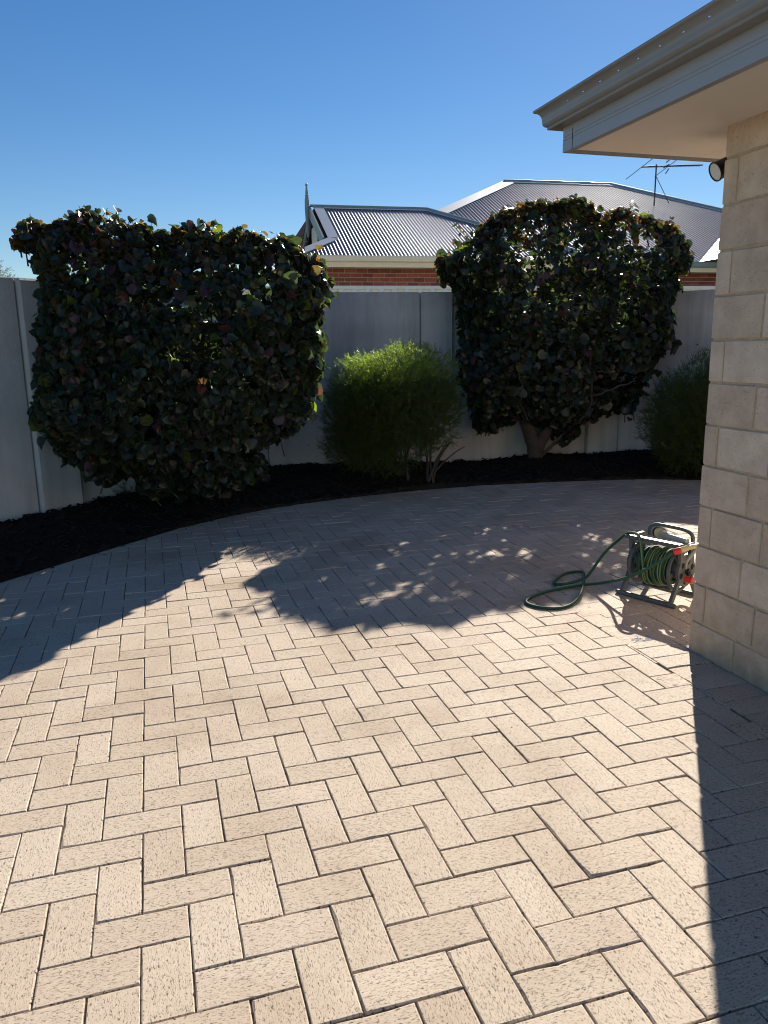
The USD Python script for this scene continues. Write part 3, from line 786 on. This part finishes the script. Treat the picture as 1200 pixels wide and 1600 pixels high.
# ------------------------------------------------------------------ plants
def heart(nrows=5):
    """A round heart-shaped leaf: base at the origin, tip along +y, folded a little along its midrib."""
    ys = np.array([-.11, .10, .40, .72, .97]); hw = np.array([.24, .50, .57, .42, 0.0])
    v, f = [], []
    mid = np.array([0.02, .10, .40, .72, .97])
    for y, h, m_ in zip(ys, hw, mid):
        v += [(-h, y, .10 * h + .05 * (h > .4) - .10 * y * y), (0, m_, -.02 - .12 * m_ * m_), (h, y, .10 * h + .05 * (h > .4) - .10 * y * y)]
    for r in range(4):
        a = r * 3
        f += [(a, a + 1, a + 4), (a, a + 4, a + 3), (a + 1, a + 2, a + 5), (a + 1, a + 5, a + 4)]
    f = [t for t in f if len({tuple(v[i]) for i in t}) == 3]
    return np.array(v), np.array(f)

def rots(nrm, tip):
    nrm = nrm / np.linalg.norm(nrm, axis=1, keepdims=True)
    tip = tip - nrm * (tip * nrm).sum(1, keepdims=True); tip /= np.linalg.norm(tip, axis=1, keepdims=True) + 1e-9
    return np.stack([np.cross(tip, nrm), tip, nrm], -1)

def scatter(tv, tf, P, R, S):
    v = np.einsum('nij,nkj->nki', R, tv[None] * (S[:, None, None] if S.ndim == 1 else S[:, None, :])) + P[:, None]
    f = tf[None] + len(tv) * np.arange(len(P))[:, None, None]
    return v, f

HV, HF = heart()
def bush(name, label, outline, yc, depth, n, seed, size, edge=.42, tilt=0.0, tilt_right=None, shrink=.025, sunside=.42, base=None, limbs=(), young_top=.6):
    """Broad-leaved bush: leaves through the shell of a crown whose outline is given as (x, z) at distance yc."""
    rg = np.random.default_rng(seed)
    ring_ = Polygon(outline).buffer(0).buffer(-shrink).exterior
    q_ = np.array([ring_.interpolate(s_).coords[0] for s_ in np.arange(0, ring_.length, .035)])
    w1 = meshkit.noise(np.c_[q_ * 9, q_[:, :1] * 0 + seed], seed) - .5; w2 = meshkit.noise(np.c_[q_ * 9, q_[:, :1] * 0 + seed + 9], seed + 1) - .5
    w3 = meshkit.noise(np.c_[q_ * 21, q_[:, :1] * 0 + seed + 2], seed + 5) - .5; w4 = meshkit.noise(np.c_[q_ * 21, q_[:, :1] * 0 + seed + 4], seed + 6) - .5
    po = Polygon(q_ + np.c_[w1, w2] * .10 + np.c_[w3, w4] * .11).buffer(0)
    po = max(getattr(po, 'geoms', [po]), key=lambda g: g.area)
    x0, z0, x1, z1 = po.bounds
    P, N, Dp = [], [], []
    while sum(map(len, P)) < n:
        m = 20000
        c = np.c_[rg.uniform(x0, x1, m), rg.uniform(-1, 1, m), rg.uniform(z0, z1, m)]
        keep = shapely.contains_xy(po, c[:, 0], c[:, 2]); c = c[keep]
        pts = shapely.points(c[:, 0], c[:, 2])
        d = shapely.distance(pts, po.exterior)
        half = depth * np.sqrt(np.clip(d / edge, .02, 1.0)) * (.70 + .26 * meshkit.noise(np.c_[c[:, 0] * 2.2, c[:, 2] * 2.2, np.sign(c[:, 1]) + 5.], seed) + .30 * meshkit.noise(np.c_[c[:, 0] * 6, c[:, 2] * 6, np.sign(c[:, 1]) + 25.], seed + 2))
        half *= np.interp(c[:, 2], [z1 - .75, z1 - .05], [1., .62])
        inner_ = np.minimum(d, (1 - np.abs(c[:, 1])) * half)       # depth below the crown's surface
        clump = meshkit.noise(np.c_[c[:, 0] * 5, c[:, 1] * half * 5, c[:, 2] * 5], seed + 3)
        w_ = (np.exp(-inner_ / .12) + .09) * np.clip(clump * 2.9 - .72, .05, 1)
        w_ *= np.interp(c[:, 2], [z1 - .9, z1 - .3], [1., .58])
        w_ *= np.where(c[:, 1] > 0, sunside, 1.)
        k = rg.random(len(c)) < w_
        c, half, inner_ = c[k], half[k], inner_[k]
        near_pt = shapely.get_coordinates(shapely.line_interpolate_point(po.exterior, shapely.line_locate_point(po.exterior, shapely.points(c[:, 0], c[:, 2]))))
        g = np.c_[near_pt[:, 0] - c[:, 0], near_pt[:, 1] - c[:, 2]]; g /= np.linalg.norm(g, axis=1, keepdims=True) + 1e-6
        fy = np.abs(c[:, 1]) ** 1.5
        nrm = np.c_[g[:, 0] * (1 - fy), np.sign(c[:, 1]) * fy, g[:, 1] * (1 - fy)]
        u_ = c[:, 0] - (x0 + x1) / 2
        k_ = 1 + np.where(u_ < 0, tilt, tilt if tilt_right is None else tilt_right) * u_ / yc              # the crown runs on an angle, along its wall
        P.append(np.c_[c[:, 0] * k_, yc * k_ + c[:, 1] * half, EYE + (c[:, 2] - EYE) * k_]); N.append(nrm); Dp.append(inner_)
    P, N, Dp = np.vstack(P)[:n], np.vstack(N)[:n], np.hstack(Dp)[:n]
    if base is not None:
        keep = base(P)
        P, N, Dp = P[keep], N[keep], Dp[keep]
    # leafy shoots that stand out of the crown
    up = np.nonzero((P[:, 2] > z1 - .75) & (Dp < .08) & (N[:, 2] > .1))[0]
    shoots = []
    rim = np.nonzero((Dp < .07) & (np.abs(N[:, 1]) < .75))[0]
    for i in np.r_[rg.choice(up, 46, replace=False), rg.choice(rim, 130, replace=False)]:
        L_ = rg.uniform(.04, .11); d_ = N[i] * (.5 if P[i, 2] > z1 - .5 else 1.2) + np.array([rg.normal(0, .35), rg.normal(0, .35), 1. if P[i, 2] > z1 - .5 else -.2]); d_ /= np.linalg.norm(d_)
        shoots.append((P[i] - d_ * .08, P[i] + d_ * L_))
        m_ = rg.integers(2, 5)
        Q = P[i] + d_ * L_ * rg.uniform(.3, 1., (m_, 1)) + rg.normal(0, .018, (m_, 3))
        P = np.vstack([P, Q]); N = np.vstack([N, d_ * .3 + rg.normal(0, .25, (m_, 3))]); Dp = np.r_[Dp, np.zeros(m_)]
    n = len(P)
    lie = np.clip((P[:, 2] - z1 + .55) / .4, 0, 1)[:, None]      # the topmost leaves lie flat towards the light
    lie = lie * (rg.random((n, 1)) < .5)
    nr = N * .75 * (1 - .6 * lie) + np.array([.18, -.1, .6]) + lie * np.array([.35, -.15, .5]) + rg.normal(0, .85, (n, 3)) * (1 - .45 * lie)
    gloss = (rg.random((n, 1)) < .24) & (P[:, 2:] > z0 + .45 * (z1 - z0)) & (Dp[:, None] < .16)   # leaves turned up to the sun
    nr = np.where(gloss, np.array([.6, -.33, .73]) + rg.normal(0, .22, (n, 3)), nr)
    tip = N * .5 + np.array([0, 0, -.8]) + rg.normal(0, .5, (n, 3))
    R = rots(nr, tip)
    S = size * (.5 + .72 * rg.random(n) ** 1.3)
    top = (P[:, 2] > z1 - .32 - .55 * rg.random(n) ** 1.5) & (Dp < .16)
    young = top & (rg.random(n) < young_top) | (rg.random(n) < .03)
    S = np.where(young, S * .72, S)
    lime = ~young & (rg.random(n) < .06)
    tvv = HV * [1, 1, 1]
    t = thing(name, label, 'bush')
    # trunk and limbs
    for pth, r0, r1 in limbs:
        q = smoothpath(pth, 5)
        q[1:-1] += rg.normal(0, .006, q[1:-1].shape)
        part('trunk' if r0 > .06 else 'branch', tube(q, np.linspace(r0, r1, len(q)), 9), BARK, t, smooth=True)
    tw = []
    for i in rg.choice(n, 260, replace=False):
        c0 = P[i] - N[i] * .10 + rg.normal(0, .05, 3) + [0, 0, -.12]
        tw.append(tube([c0, (c0 + P[i]) / 2 + rg.normal(0, .015, 3), P[i]], [.007, .005, .003], 5, caps=False))
    for p_, q_ in shoots:
        tw.append(tube([p_, (p_ + q_) / 2 + rg.normal(0, .006, 3), q_], [.005, .0035, .002], 5, caps=False))
    part('twigs', cat(tw), BARK, t, kind='stuff')
    # the 300 that show largest are leaves of their own: the nearest in each cell of the view
    pr = project(P); cell = (pr[:, 0] // 24).astype(int) * 1000 + (pr[:, 1] // 24).astype(int)
    o = np.argsort(pr[:, 2]); first = o[np.unique(cell[o], return_index=True)[1]]
    fr = first[(N[first, 1] < .2)]
    big = fr[np.argsort(-S[fr] / pr[fr, 2])][:300]
    own = np.zeros(n, bool); own[big] = True
    jig = lambda k: tvv * np.array([rg.uniform(.88, 1.12), 1, rg.uniform(.4, 3.4)])
    for i in big:
        v, f = scatter(jig(i), HF, P[i:i + 1], R[i:i + 1], S[i:i + 1])
        part('leaf', (v[0], f[0]), YOUNG if young[i] else LIME if lime[i] else LEAF, t, smooth=True)
    for nm, sel, mt in (('dark_leaves', ~young & ~lime & ~own, LEAF), ('bronze_leaves', young & ~own, YOUNG), ('lime_leaves', lime & ~own, LIME)):
        ii = np.nonzero(sel)[0]
        vs, fs, k = [], [], 0
        for part_ in np.array_split(rg.permutation(ii), 14):
            if not len(part_):
                continue
            v, f = scatter(jig(0), HF, P[part_], R[part_], S[part_])
            vs.append(v.reshape(-1, 3)); fs.append(f.reshape(-1, 3) + k); k += vs[-1].shape[0]
        part(nm, (np.vstack(vs), np.vstack(fs)), mt, t, smooth=True, kind='stuff')
    return t

OL = [(-3.058, 2.305), (-2.905, 2.412), (-2.662, 2.497), (-2.401, 2.513), (-2.115, 2.518), (-1.863, 2.432), (-1.578, 2.413), (-1.346, 2.38), (-1.113, 2.347), (-.854, 2.304), (-.646, 2.271), (-.465, 2.204), (-.368, 2.127), (-.384, 1.926), (-.446, 1.618), (-.437, 1.383), (-.484, 1.091), (-.591, .822), (-.792, .605), (-.991, .485), (-1.042, .329), (-1.283, .219), (-1.679, .14), (-2.013, .174), (-2.141, .317), (-2.45, .22), (-2.542, .38), (-2.733, .523), (-2.771, .69), (-2.886, .801), (-2.905, 1.127), (-2.785, 1.338), (-2.805, 1.653), (-2.751, 1.909), (-2.827, 2.037), (-2.973, 2.139)]
def clear_left(P):
    # keep leaves in front of the left wall, or above it
    d = (P - WL0) @ NL
    return (d > .05) | (P[:, 2] > WALLH + .03)
lt = np.array([-1.45, 6.70, .05])
bush('leafy_bush', 'wide trimmed bush of dark heart-shaped leaves against the left garden wall', OL, 6.50, .64, 18500, 11, .078, tilt=.50, tilt_right=.05, shrink=.075, base=clear_left,
     limbs=[([lt, lt + [.03, .02, .4], lt + [-.1, .05, .8], lt + [-.35, .05, 1.5], lt + [-.6, 0, 2.1]], .075, .015), ([lt + [0, 0, .3], lt + [.25, 0, .8], lt + [.5, -.05, 1.5], lt + [.65, 0, 2.0]], .05, .012),
            ([lt + [0, .02, .5], lt + [-.05, -.2, 1.1], lt + [.1, -.3, 1.8]], .04, .01)])
OR = [(.65, 2.43), (.72, 2.62), (.92, 2.74), (1.144, 2.72), (1.417, 2.854), (1.826, 2.899), (2.015, 2.955), (2.306, 2.854), (2.686, 2.771), (3.07, 2.669), (3.371, 2.488), (3.411, 2.316), (3.28, 2.106), (3.192, 1.838), (3.22, 1.633), (3.257, 1.391), (3.033, 1.22), (2.964, .94), (2.799, .657), (2.476, .604), (2.299, .52), (2.126, .36), (1.829, .469), (1.465, .56), (1.249, .45), (1.03, .539), (.918, .97), (.823, 1.322), (.876, 1.803), (.735, 2.042), (.623, 2.277)]
def clear_back(P):
    d = (P - C1) @ NB
    sh = P - SUN * (P[:, 2:] / SUN[2])                       # thinned where the sun gets past its upper left
    thin = (sh[:, 1] < 4.9) & (sh[:, 0] < np.interp(sh[:, 1], [3.0, 3.66, 3.9, 4.49, 4.9], [-.1, -.32, -.48, -.80, -1.2]))
    return ((d > .06) | (P[:, 2] > WALLH + .03)) & ~(thin & (np.sin(P[:, 0] * 91) < .985))
rt = np.array([1.72, 8.68, .02])
bush('leafy_bush', 'tall rounded bush of dark heart-shaped leaves on a forked trunk, nearer the brick house', OR, 8.72, .62, 14000, 12, .085, tilt=.22, shrink=.04, base=clear_back,
     limbs=[([rt, rt + [.0, 0, .22], rt + [-.09, 0, .5], rt + [-.22, 0, .9], rt + [-.4, 0, 1.6], rt + [-.5, 0, 2.4]], .095, .02), ([rt + [.02, 0, .15], rt + [.14, 0, .42], rt + [.32, 0, .8], rt + [.6, 0, 1.5], rt + [.9, 0, 2.3]], .075, .018),
            ([rt + [.05, 0, .10], rt + [.22, -.05, .28], rt + [.5, -.1, .6]], .022, .010),
            ([rt + [.30, -.05, .45], rt + [.55, -.30, .80], rt + [.50, -.38, 1.2], rt + [.57, -.42, 1.5], rt + [.62, -.42, 1.85], rt + [.72, -.40, 2.2]], .016, .008), ([rt + [.55, -.32, .82], rt + [.75, -.5, .92], rt + [.95, -.5, .98]], .014, .006)])

# fine-leaved shrubs
def sprig():
    rg = np.random.default_rng(1); v, f = [], []
    for k in range(11):
        z = .1 + .085 * k; a = k * 2.4; L_ = .30 * (1.15 - .06 * k)
        d = np.array([math.cos(a) * .75, math.sin(a) * .75, .65]); s = np.array([-math.sin(a), math.cos(a), 0]) * .030
        b = len(v); c = np.array([0, 0, z])
        v += [c - s * .6, c + s * .6, c + d * L_ * .6 + s, c + d * L_ * .6 - s, c + d * L_]
        f += [(b, b + 1, b + 2), (b, b + 2, b + 3), (b + 3, b + 2, b + 4)]
    b = len(v); v += [(-.012, 0, 0), (.012, 0, 0), (0, 0, 1.0)]; f += [(b, b + 1, b + 2)]
    return np.array(v), np.array(f)
SV, SF = sprig()
def shrub(name, label, centre, lobes, n, seed, size, keep=None, stems=(), sunlit_above=9.):
    rg = np.random.default_rng(seed)
    lobes = np.array(lobes, float)                           # x, y, z offsets and the three radii of each rounded mass
    wl_ = (lobes[:, 3] * lobes[:, 4] * lobes[:, 5]) ** .67; which = rg.choice(len(lobes), n, p=wl_ / wl_.sum())
    d = rg.normal(0, 1, (n, 3)); d /= np.linalg.norm(d, axis=1, keepdims=True)
    lump = .74 + .50 * meshkit.fbm(d * 2.6 + which[:, None] * 7., 3, seed)
    r = lump * (1 - .6 * rg.random(n) ** 2.0)
    P = np.array(centre) + lobes[which, :3] + d * r[:, None] * lobes[which, 3:]
    N = d.copy()
    if keep is not None:
        k = keep(P); P, N = P[k], N[k]
    n = len(P)
    ax_ = N + np.array([0, 0, .75]) + rg.normal(0, .35, (n, 3))
    R = rots(rg.normal(0, 1, (n, 3)), ax_)[:, :, [0, 2, 1]]
    S = size * rg.uniform(.6, 1.3, n)
    t = thing(name, label, 'shrub')
    for pth, r0, r1 in stems:
        q = smoothpath(pth, 4); part('stem', tube(q, np.linspace(r0, r1, len(q)), 6), BARK, t, smooth=True)
    v, f = scatter(SV, SF, P, R, S)
    tip_ = (N[:, 2] > .15) & (P[:, 2] > centre[2] + sunlit_above) & (rg.random(n) < .75)  # upper sprigs get the brighter leaf colour that stands in for sunlight
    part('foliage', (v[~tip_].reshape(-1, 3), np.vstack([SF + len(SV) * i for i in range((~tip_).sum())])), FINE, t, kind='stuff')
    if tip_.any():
        part('new_growth', (v[tip_].reshape(-1, 3), np.vstack([SF + len(SV) * i for i in range(tip_.sum())])), FINE_SUNLIT, t, kind='stuff')
    return t
rg0 = np.random.default_rng(3)
def fan(c, n, spread, h, lean=0.):
    out = []
    for k in range(n):
        a = rg0.uniform(0, 2 * np.pi); rr_ = spread * rg0.uniform(.3, 1)
        e = np.array(c) + [math.cos(a) * rr_ + lean, math.sin(a) * rr_ * .6, h * rg0.uniform(.7, 1.1)]
        out.append(([np.array(c) + [rg0.normal(0, .04), rg0.normal(0, .04), -.05], (np.array(c) * .55 + e * .45) + [0, 0, .03], e], .012, .004))
    return out
s1 = np.array([.12, 7.45, .83])
shrub('fine_leaved_shrub', 'low rounded fine-leaved green shrub between the two dark bushes, its top lit by the sun', s1, [(-.26, 0, .12, .38, .38, .35), (.16, .02, .22, .42, .40, .35), (.36, .05, -.05, .28, .32, .40), (-.10, .05, -.28, .48, .36, .38), (-.38, .0, -.12, .30, .32, .36), (.0, -.05, .05, .5, .42, .45), (-.34, 0, -.36, .36, .32, .26)], 14000, 31, .085, sunlit_above=.22,
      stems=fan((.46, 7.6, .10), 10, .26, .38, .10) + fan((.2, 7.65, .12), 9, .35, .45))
s2 = np.array([3.45, 8.05, .72])
shrub('fine_leaved_shrub', 'fine-leaved green shrub in deep shade beside the brick house corner', s2, [(0, 0, .05, .55, .45, .5), (-.35, .05, -.15, .35, .38, .42), (.3, 0, .1, .5, .4, .5), (-.1, -.05, -.35, .5, .38, .34), (.35, -.25, -.3, .4, .3, .35)], 11000, 32, .090,
      keep=lambda P: (((P - C2) @ NR) > .05), stems=fan((3.4, 8.0, .08), 14, .5, .5))
# small weeds at the foot of the left wall
shrub('small_weed', 'tiny dark green weed in the mulch at the foot of the left garden wall', (-2.18, 6.62, .10), [(0, 0, 0, .16, .12, .16)], 220, 33, .07)

# golden tree beyond the left wall
rgt = np.random.default_rng(41)
gt = thing('golden_tree', 'golden-green treetop peeping over the left garden wall', 'tree')
tc = np.array([-6.55, 12.3, 2.35])
part('trunk', tube([(tc[0], tc[1], -.3), (tc[0] + .05, tc[1], 1.4), (tc[0], tc[1], 2.3)], [.09, .07, .03], 8), BARK, gt)
dq = rgt.normal(0, 1, (2200, 3)); dq /= np.linalg.norm(dq, axis=1, keepdims=True)
Pq = tc + dq * ((.7 + .6 * meshkit.fbm(dq * 2.2 + 3, 3, 5)) * (1 - .5 * rgt.random(2200) ** 2))[:, None] * np.array([.80, .7, .52])
v, f = scatter(SV, SF, Pq, rots(rgt.normal(0, 1, (2200, 3)), dq + [0, 0, .6] + rgt.normal(0, .4, (2200, 3)))[:, :, [0, 2, 1]], rgt.uniform(.08, .16, 2200))
part('crown', (v.reshape(-1, 3), f.reshape(-1, 3)), GOLD, gt, kind='stuff')

# ------------------------------------------------------------------ hose reel
A0, A1 = np.array([1.345, 4.155, 0]), np.array([1.528, 3.928, 0])
ra = (A1 - A0) / np.linalg.norm(A1 - A0); rbv = np.array([-ra[1], ra[0], 0])     # along the drum's axis; away from the camera
ro = (A0 + A1) / 2
reel = thing('hose_reel', 'grey plastic hose reel cart wound with green hose beside the house corner', 'hose reel', loc=ro, rotz=math.atan2(ra[1], ra[0]))
# local: x along the axis, y away, z up
HC = np.array([.135, .178])                                 # hub in (y, z)
def sideplate(x, th):
    legs = LineString([(.0, .012), (.085, .15)]).buffer(.013).union(LineString([(.27, .012), (.185, .15)]).buffer(.013))
    arms = LineString([(.09, .19), (.075, .325)]).buffer(.016).union(LineString([(.18, .19), (.185, .325)]).buffer(.016))
    disc = Point(*HC).buffer(.085, 24)
    web = Polygon([(.065, .20), (.205, .20), (.195, .315), (.070, .315)]).difference(Polygon([(.10, .275), (.165, .275), (.165, .30), (.10, .30)]))
    s = legs.union(arms).union(disc).union(web).union(LineString([(.075, .325), (.185, .325)]).buffer(.014))
    for k in range(6):
        a = k * math.pi / 3 + .3
        s = s.difference(Point(HC[0] + .056 * math.cos(a), HC[1] + .056 * math.sin(a)).buffer(.017))
    m = extr(s.simplify(.0006), th)                          # (y, z) plane, thickness along x
    return put(m, np.array([[0, 0, 1, x - th / 2], [1, 0, 0, 0], [0, 1, 0, 0], [0, 0, 0, 1.]]))
for x in (-.150, .150):
    part('side_frame', sideplate(x, .018), REELGREY, reel)
for y in (0.0, .27):
    m = tube([(-.185, y, .013), (-.178, y, .013), (.178, y, .013), (.185, y, .013)], [.009, .013, .013, .009], 10)
    part('foot_bar', m, REELGREY, reel, smooth=40)
part('top_bar', cham(-.185, .160, .045, .095, .318, .338, .006), REELGREY, reel)
hp = smoothpath([(-.105, .185, .325), (-.110, .19, .365), (-.085, .195, .388), (0, .197, .392), (.10, .195, .388), (.145, .19, .368), (.150, .185, .325)], 5)
part('carry_handle', tube(hp, .0105, 10), REELGREY, reel, smooth=40)
def flange(x):
    s = Point(0, 0).buffer(.122, 32)
    for k in range(5):
        a = k * 2 * math.pi / 5 + .2
        w_ = Polygon([(.045 * math.cos(a - .35), .045 * math.sin(a - .35)), (.098 * math.cos(a - .42), .098 * math.sin(a - .42)), (.102 * math.cos(a), .102 * math.sin(a)), (.098 * math.cos(a + .42), .098 * math.sin(a + .42)), (.045 * math.cos(a + .35), .045 * math.sin(a + .35))]).buffer(.005)
        s = s.difference(w_)
    m = extr(s, .007)
    m = cat([m, put(trimesh.creation.annulus(.112, .124, .014, sections=40), frame((0, 0, .0035), (1, 0, 0), (0, 1, 0)))])
    return put(m, np.array([[0, 0, 1, x - .0035], [1, 0, 0, HC[0]], [0, 1, 0, HC[1]], [0, 0, 0, 1.]]))
for x in (-.118, .118):
    part('drum_flange', flange(x), REELGREY, reel)
part('drum_core', put(trimesh.creation.cylinder(.055, .27, sections=24), np.array([[0, 0, 1, 0], [1, 0, 0, HC[0]], [0, 1, 0, HC[1]], [0, 0, 0, 1.]])), REELGREY, reel, smooth=40)
def hose_mesh(path, r=.0082, n=10):
    m = tube(path, r, n, caps=False)
    k = len(path)
    # the seam repeats so that the stripes run round cleanly
    v = np.array(m.vertices).reshape(k, n, 3); v = np.concatenate([v, v[:, :1]], 1)
    uu = np.repeat(np.r_[0, np.cumsum(np.linalg.norm(np.diff(np.asarray(path), axis=0), axis=1))][:, None], n + 1, 1)
    vv = np.repeat((np.arange(n + 1) / n)[None], k, 0)
    i = (np.arange(k - 1)[:, None] * (n + 1) + np.arange(n)).ravel()
    f = np.stack([i, i + 1, i + n + 2, i + n + 1], -1)
    return (v.reshape(-1, 3), quads(f)), np.stack([uu, vv], -1).reshape(-1, 2)
def coil(r, x0, x1, turns, wob, seed):
    t = np.linspace(0, turns * 2 * np.pi, int(turns * 26)); rg = np.random.default_rng(seed)
    rr_ = r + wob * np.interp(t, np.linspace(0, t[-1], 40), rg.normal(0, 1, 40))
    x = np.interp(t, [0, t[-1]], [x0, x1]) + .004 * np.sin(t * .5)
    return np.stack([x, HC[0] + rr_ * np.cos(t), HC[1] + rr_ * np.sin(t)], -1)
cw = group_part('wound_hose', reel)
for r, x0, x1, tn, wb, sd in ((.066, -.104, .104, 12, .001, 1), (.082, .100, -.100, 11, .002, 2), (.097, -.095, .070, 8, .004, 3), (.108, .03, -.06, 3, .004, 4)):
    mm, uv = hose_mesh(coil(r, x0, x1, tn, wb, sd))
    part('hose_layer', mm, HOSE, cw, smooth=True, uv=uv)
part('guide_tube', tube([(-.02, .15, .352), (.155, .125, .345)], .017, 14), REELLIGHT, reel, smooth=40)
part('nozzle', cat([tube([(-.055, .175, .352), (-.035, .17, .352)], .026, 14), tube([(-.034, .17, .352), (-.005, .16, .352)], .022, 14)]), YELLOW, reel, smooth=40)
part('nozzle_collar', tube([(-.068, .178, .352), (-.056, .176, .352)], .0275, 14), BLACKP, reel, smooth=40)
cn = np.array([.165, .03, .315])
cdir = np.array([-.62, -.42, -.30]); cdir /= np.linalg.norm(cdir)
part('hose_connector', tube([cn - cdir * .012, cn, cn + cdir * .026, cn + cdir * .030], [.016, .0185, .0185, .013], 14), RED, reel, smooth=35, label='red hose connector')
part('tap_fitting', cat([tube([cn - cdir * .045, cn - cdir * .012], .0165, 12), tube([cn - cdir * .045, cn - cdir * .06, cn - cdir * .075 + [.01, .03, 0]], .013, 12)]), YELLOW, reel, smooth=35)
part('inlet_pipe', tube(smoothpath([cn - cdir * .05, cn + [.035, .06, .03], cn + [.03, .12, .0], (.16, .14, .25), (.158, HC[0], HC[1])], 5), .011, 10), REELLIGHT, reel, smooth=True)
kn = np.array([.20, .135 - .015, .155])
part('crank_arm', cat([tube([(.155, HC[0], HC[1]), (.178, HC[0], HC[1])], .018, 12), tube([(.176, HC[0], HC[1]), (.178, .12, .16), (.18, .09, .150)], .010, 8)]), BLACKP, reel, smooth=40)
part('crank_knob', tube([(.180, .085, .150), (.184, .085, .150), (.222, .085, .150), (.226, .085, .150)], [.015, .019, .019, .014], 14), RED, reel, smooth=35, label='red crank knob')

# loose hose lying on the paving, from the connector round its loops and up over the top bar
loc2w = lambda p: ro + ra * p[0] + rbv * p[1] + EZ * p[2]
h0 = loc2w(cn + cdir * .032)
gr = [(1.18, 4.26), (1.034, 4.256), (.909, 4.191), (.801, 4.082), (.776, 4.007), (.823, 3.942), (.921, 3.916), (1.024, 3.985), (1.126, 4.181), (1.196, 4.423), (1.213, 4.577), (1.150, 4.575), (1.049, 4.457), (1.005, 4.344), (1.037, 4.285), (1.132, 4.300), (1.22, 4.38)]
zs = [.030, .0125, .009, .009, .009, .009, .009, .012, .030, .030, .012, .009, .009, .009, .024, .040, .060]
hpth = [h0, h0 + np.array([-.10, .03, -.085]), h0 + np.array([-.24, .13, -.19])] + [np.array([x, y, z]) for (x, y), z in zip(gr, zs)]
hpth += [np.array([1.30, 4.40, .17]), np.array([1.37, 4.34, .275]), loc2w((-.150, .055, .352)), loc2w((-.10, .05, .350)), loc2w((-.055, .02, .30)), loc2w((-.035, .015, .20)), loc2w((-.03, .05, .11))]
mm, uv = hose_mesh(smoothpath(hpth, 12), .0085, 12)
gh = thing('garden_hose', 'loose green hose looped on the pavers, running up to the reel', 'hose')
part('hose', mm, HOSE, gh, smooth=True, uv=uv)
